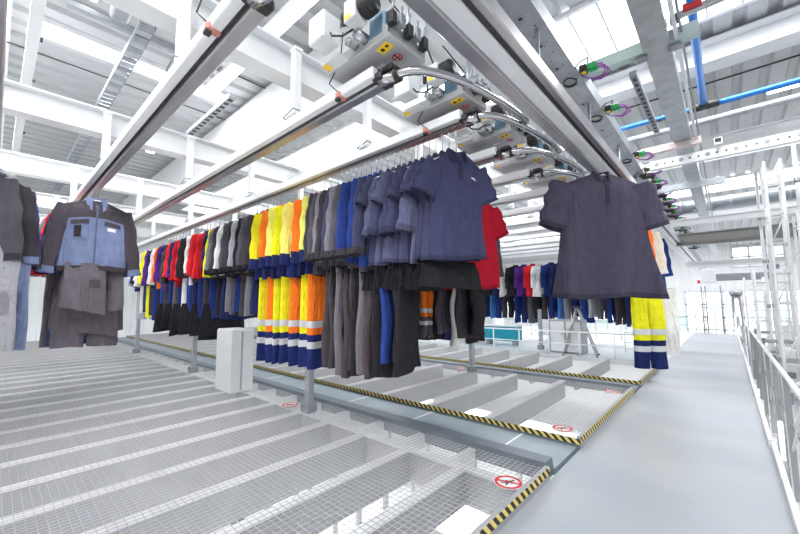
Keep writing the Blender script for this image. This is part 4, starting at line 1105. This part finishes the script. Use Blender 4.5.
# ------------------------------------------------------------------ lower level seen through the gratings
def low_line(x, y, L, w, z, label, m=WHITE):
    t = thing('conveyor_table', label, 'conveyor', (x, y, -3.2)); h = z+3.2
    MB().bbox((0, 0, h-.02), (L, w, h), m, .006).build('belt', t)
    MB().bbox((0, -.03, h-.12), (L, 0, h+.04), GALV, .005).build('side_rail', t); MB().bbox((0, w, h-.12), (L, w+.03, h+.04), GALV, .005).build('side_rail', t)
    for q in range(int(L/1.2)+1):
        xx = min(L-.05, .05+q*1.2); MB().box((xx-.03, 0, 0), (xx+.03, .06, h-.1), GREYS).build('leg', t); MB().box((xx-.03, w-.06, 0), (xx+.03, w, h-.1), GREYS).build('leg', t)
low_line(-3.4, .55, 2.1, .5, -1.0, 'white belt conveyor on the lower level under the front grating, nearest the walkway')
low_line(-9.5, .2, 5.6, .6, -1.1, 'long white belt conveyor on the lower level under the front grating at left')
low_line(-8.5, 1.3, 6.0, .4, -1.5, 'grey belt conveyor under the front grating, deeper down', GALVD)
low_line(-1.95, .1, .7, 1.4, -1.3, 'short wide white belt on the lower level beside the nearest hazard strip')
low_line(-5.3, .9, 1.5, .9, -1.6, 'grey sorting belt under the middle of the front grating', GALVD)
low_line(-2.6, 3.2, 1.4, .9, -1.3, 'white sorting belt under the walkway end of the second grating')
low_line(-9.5, 3.2, 2.5, .7, -1.3, 'white sorting belt under the left end of the second grating')
low_line(-6.5, 3.6, 3.4, .6, -1.1, 'white belt conveyor on the lower level under the second grating')
low_line(-6.5, 6.2, 4.8, .6, -1.2, 'white belt conveyor on the lower level under the farthest grating')
low_line(.6, 3.5, 1.5, .6, -.9, 'white conveyor on the lower level right of the walkway railing, nearer one')
low_line(.7, 6.4, 1.6, .7, -.8, 'white conveyor on the lower level right of the walkway railing, farther one')
for k, (x, y) in enumerate(((-2.05, .95), (-2.35, .98), (-2.75, .85))):
    t = thing('plastic_crate', 'orange-red plastic crate on the lower conveyor below the front grating, %s from the walkway' % ORD[k], 'crate', (x, y, -.998))
    b = MB(); b.box((-.06, -.05, 0), (.06, .05, .008), ORANGE); b.box((-.06,-.05,0),(-.052,.05,.11), ORANGE); b.box((.052,-.05,0),(.06,.05,.11), ORANGE); b.box((-.06,-.05,0),(.06,-.042,.11), ORANGE); b.box((-.06,.042,0),(.06,.05,.11), ORANGE)
    b.build('tub', t); MB().box((-.04, -.052, .05), (.04, -.05, .09), WHITE).build('paper_label', t)
for k, (x, y) in enumerate(((-1.35, 1.5), (-3.6, 1.75), (-4.6, 1.0))):
    t = thing('motor_unit', 'dark motor on a grey bracket below the front grating, %s from the walkway' % ORD[k], 'motor', (x, y, -3.2)); MB().tube([(-.12, 0, 2.1), (.12, 0, 2.1)], .07, DARK, 14).build('motor', t); MB().bbox((-.05, -.05, 0), (.05, .05, 2.04), GALVD, .005).build('bracket', t)

# ------------------------------------------------------------------ lights
def area(name, loc, rot, sx, sy, e, col=(1, 1, 1)):
    l = bpy.data.lights.new(name, 'AREA'); l.shape = 'RECTANGLE'; l.size = sx; l.size_y = sy; l.energy = e; l.color = col
    o = bpy.data.objects.new(name, l); COL.objects.link(o); o.location = loc; o.rotation_euler = rot; return o
for k, (x, y, sx, sy, e) in enumerate(((-2.0, 4.75, 8, .9, 380), (-5.8, 1.2, .5, 2.0, 130), (-6, -.5, 12, .7, 380), (-4, 10.6, 16, .7, 330), (-4, 13.7, 16, 1.2, 330), (-4, 19.2, 16, 1.2, 330), (-4, 25.2, 16, 1.2, 330), (1.8, -1.9, 5, 1.2, 200))):
    area('skylight_lamp', (x, y, RZ-.08), (0, 0, 0), sx, sy, e)
for k, (x, y, e) in enumerate(((-2.6, .9, 190), (-6.5, .9, 190), (-11, .9, 150), (-3.5, 3.9, 170), (-8, 3.9, 150), (-4, 6.5, 180), (1.2, 6, 70))):
    area('lower_fill', (x, y, -.35), (0, 0, 0), 2.5, .3, e)  # added fill lights without fixtures, brightening the lower floor under the gratings
w = bpy.data.worlds.new('World'); scene.world = w; w.use_nodes = True
bg = w.node_tree.nodes['Background']; bg.inputs['Color'].default_value = (.96, .98, 1, 1); bg.inputs['Strength'].default_value = 0.95

# ------------------------------------------------------------------ camera
cd = bpy.data.cameras.new('camera'); cam = bpy.data.objects.new('camera', cd); COL.objects.link(cam)
cd.sensor_width = 36; cd.lens = 36*363.8/800; cd.clip_start = .02; cd.clip_end = 200
yaw, pit, roll = .72995, .095075, -.00637
fw = Vector((-sin(yaw)*cos(pit), cos(yaw)*cos(pit), sin(pit))); r0 = Vector((cos(yaw), sin(yaw), 0)); u0 = r0.cross(fw)
r = r0*cos(roll)+u0*sin(roll); u = -r0*sin(roll)+u0*cos(roll)
M = Matrix((r, u, -fw)).transposed().to_4x4(); M.translation = (0, 0, 1.05)
cam.matrix_world = M
scene.camera = cam
scene.view_settings.view_transform = 'Standard'
scene.view_settings.look = 'None'
scene.view_settings.exposure = 0.0
scene.cycles.max_bounces = 8; scene.cycles.diffuse_bounces = 5
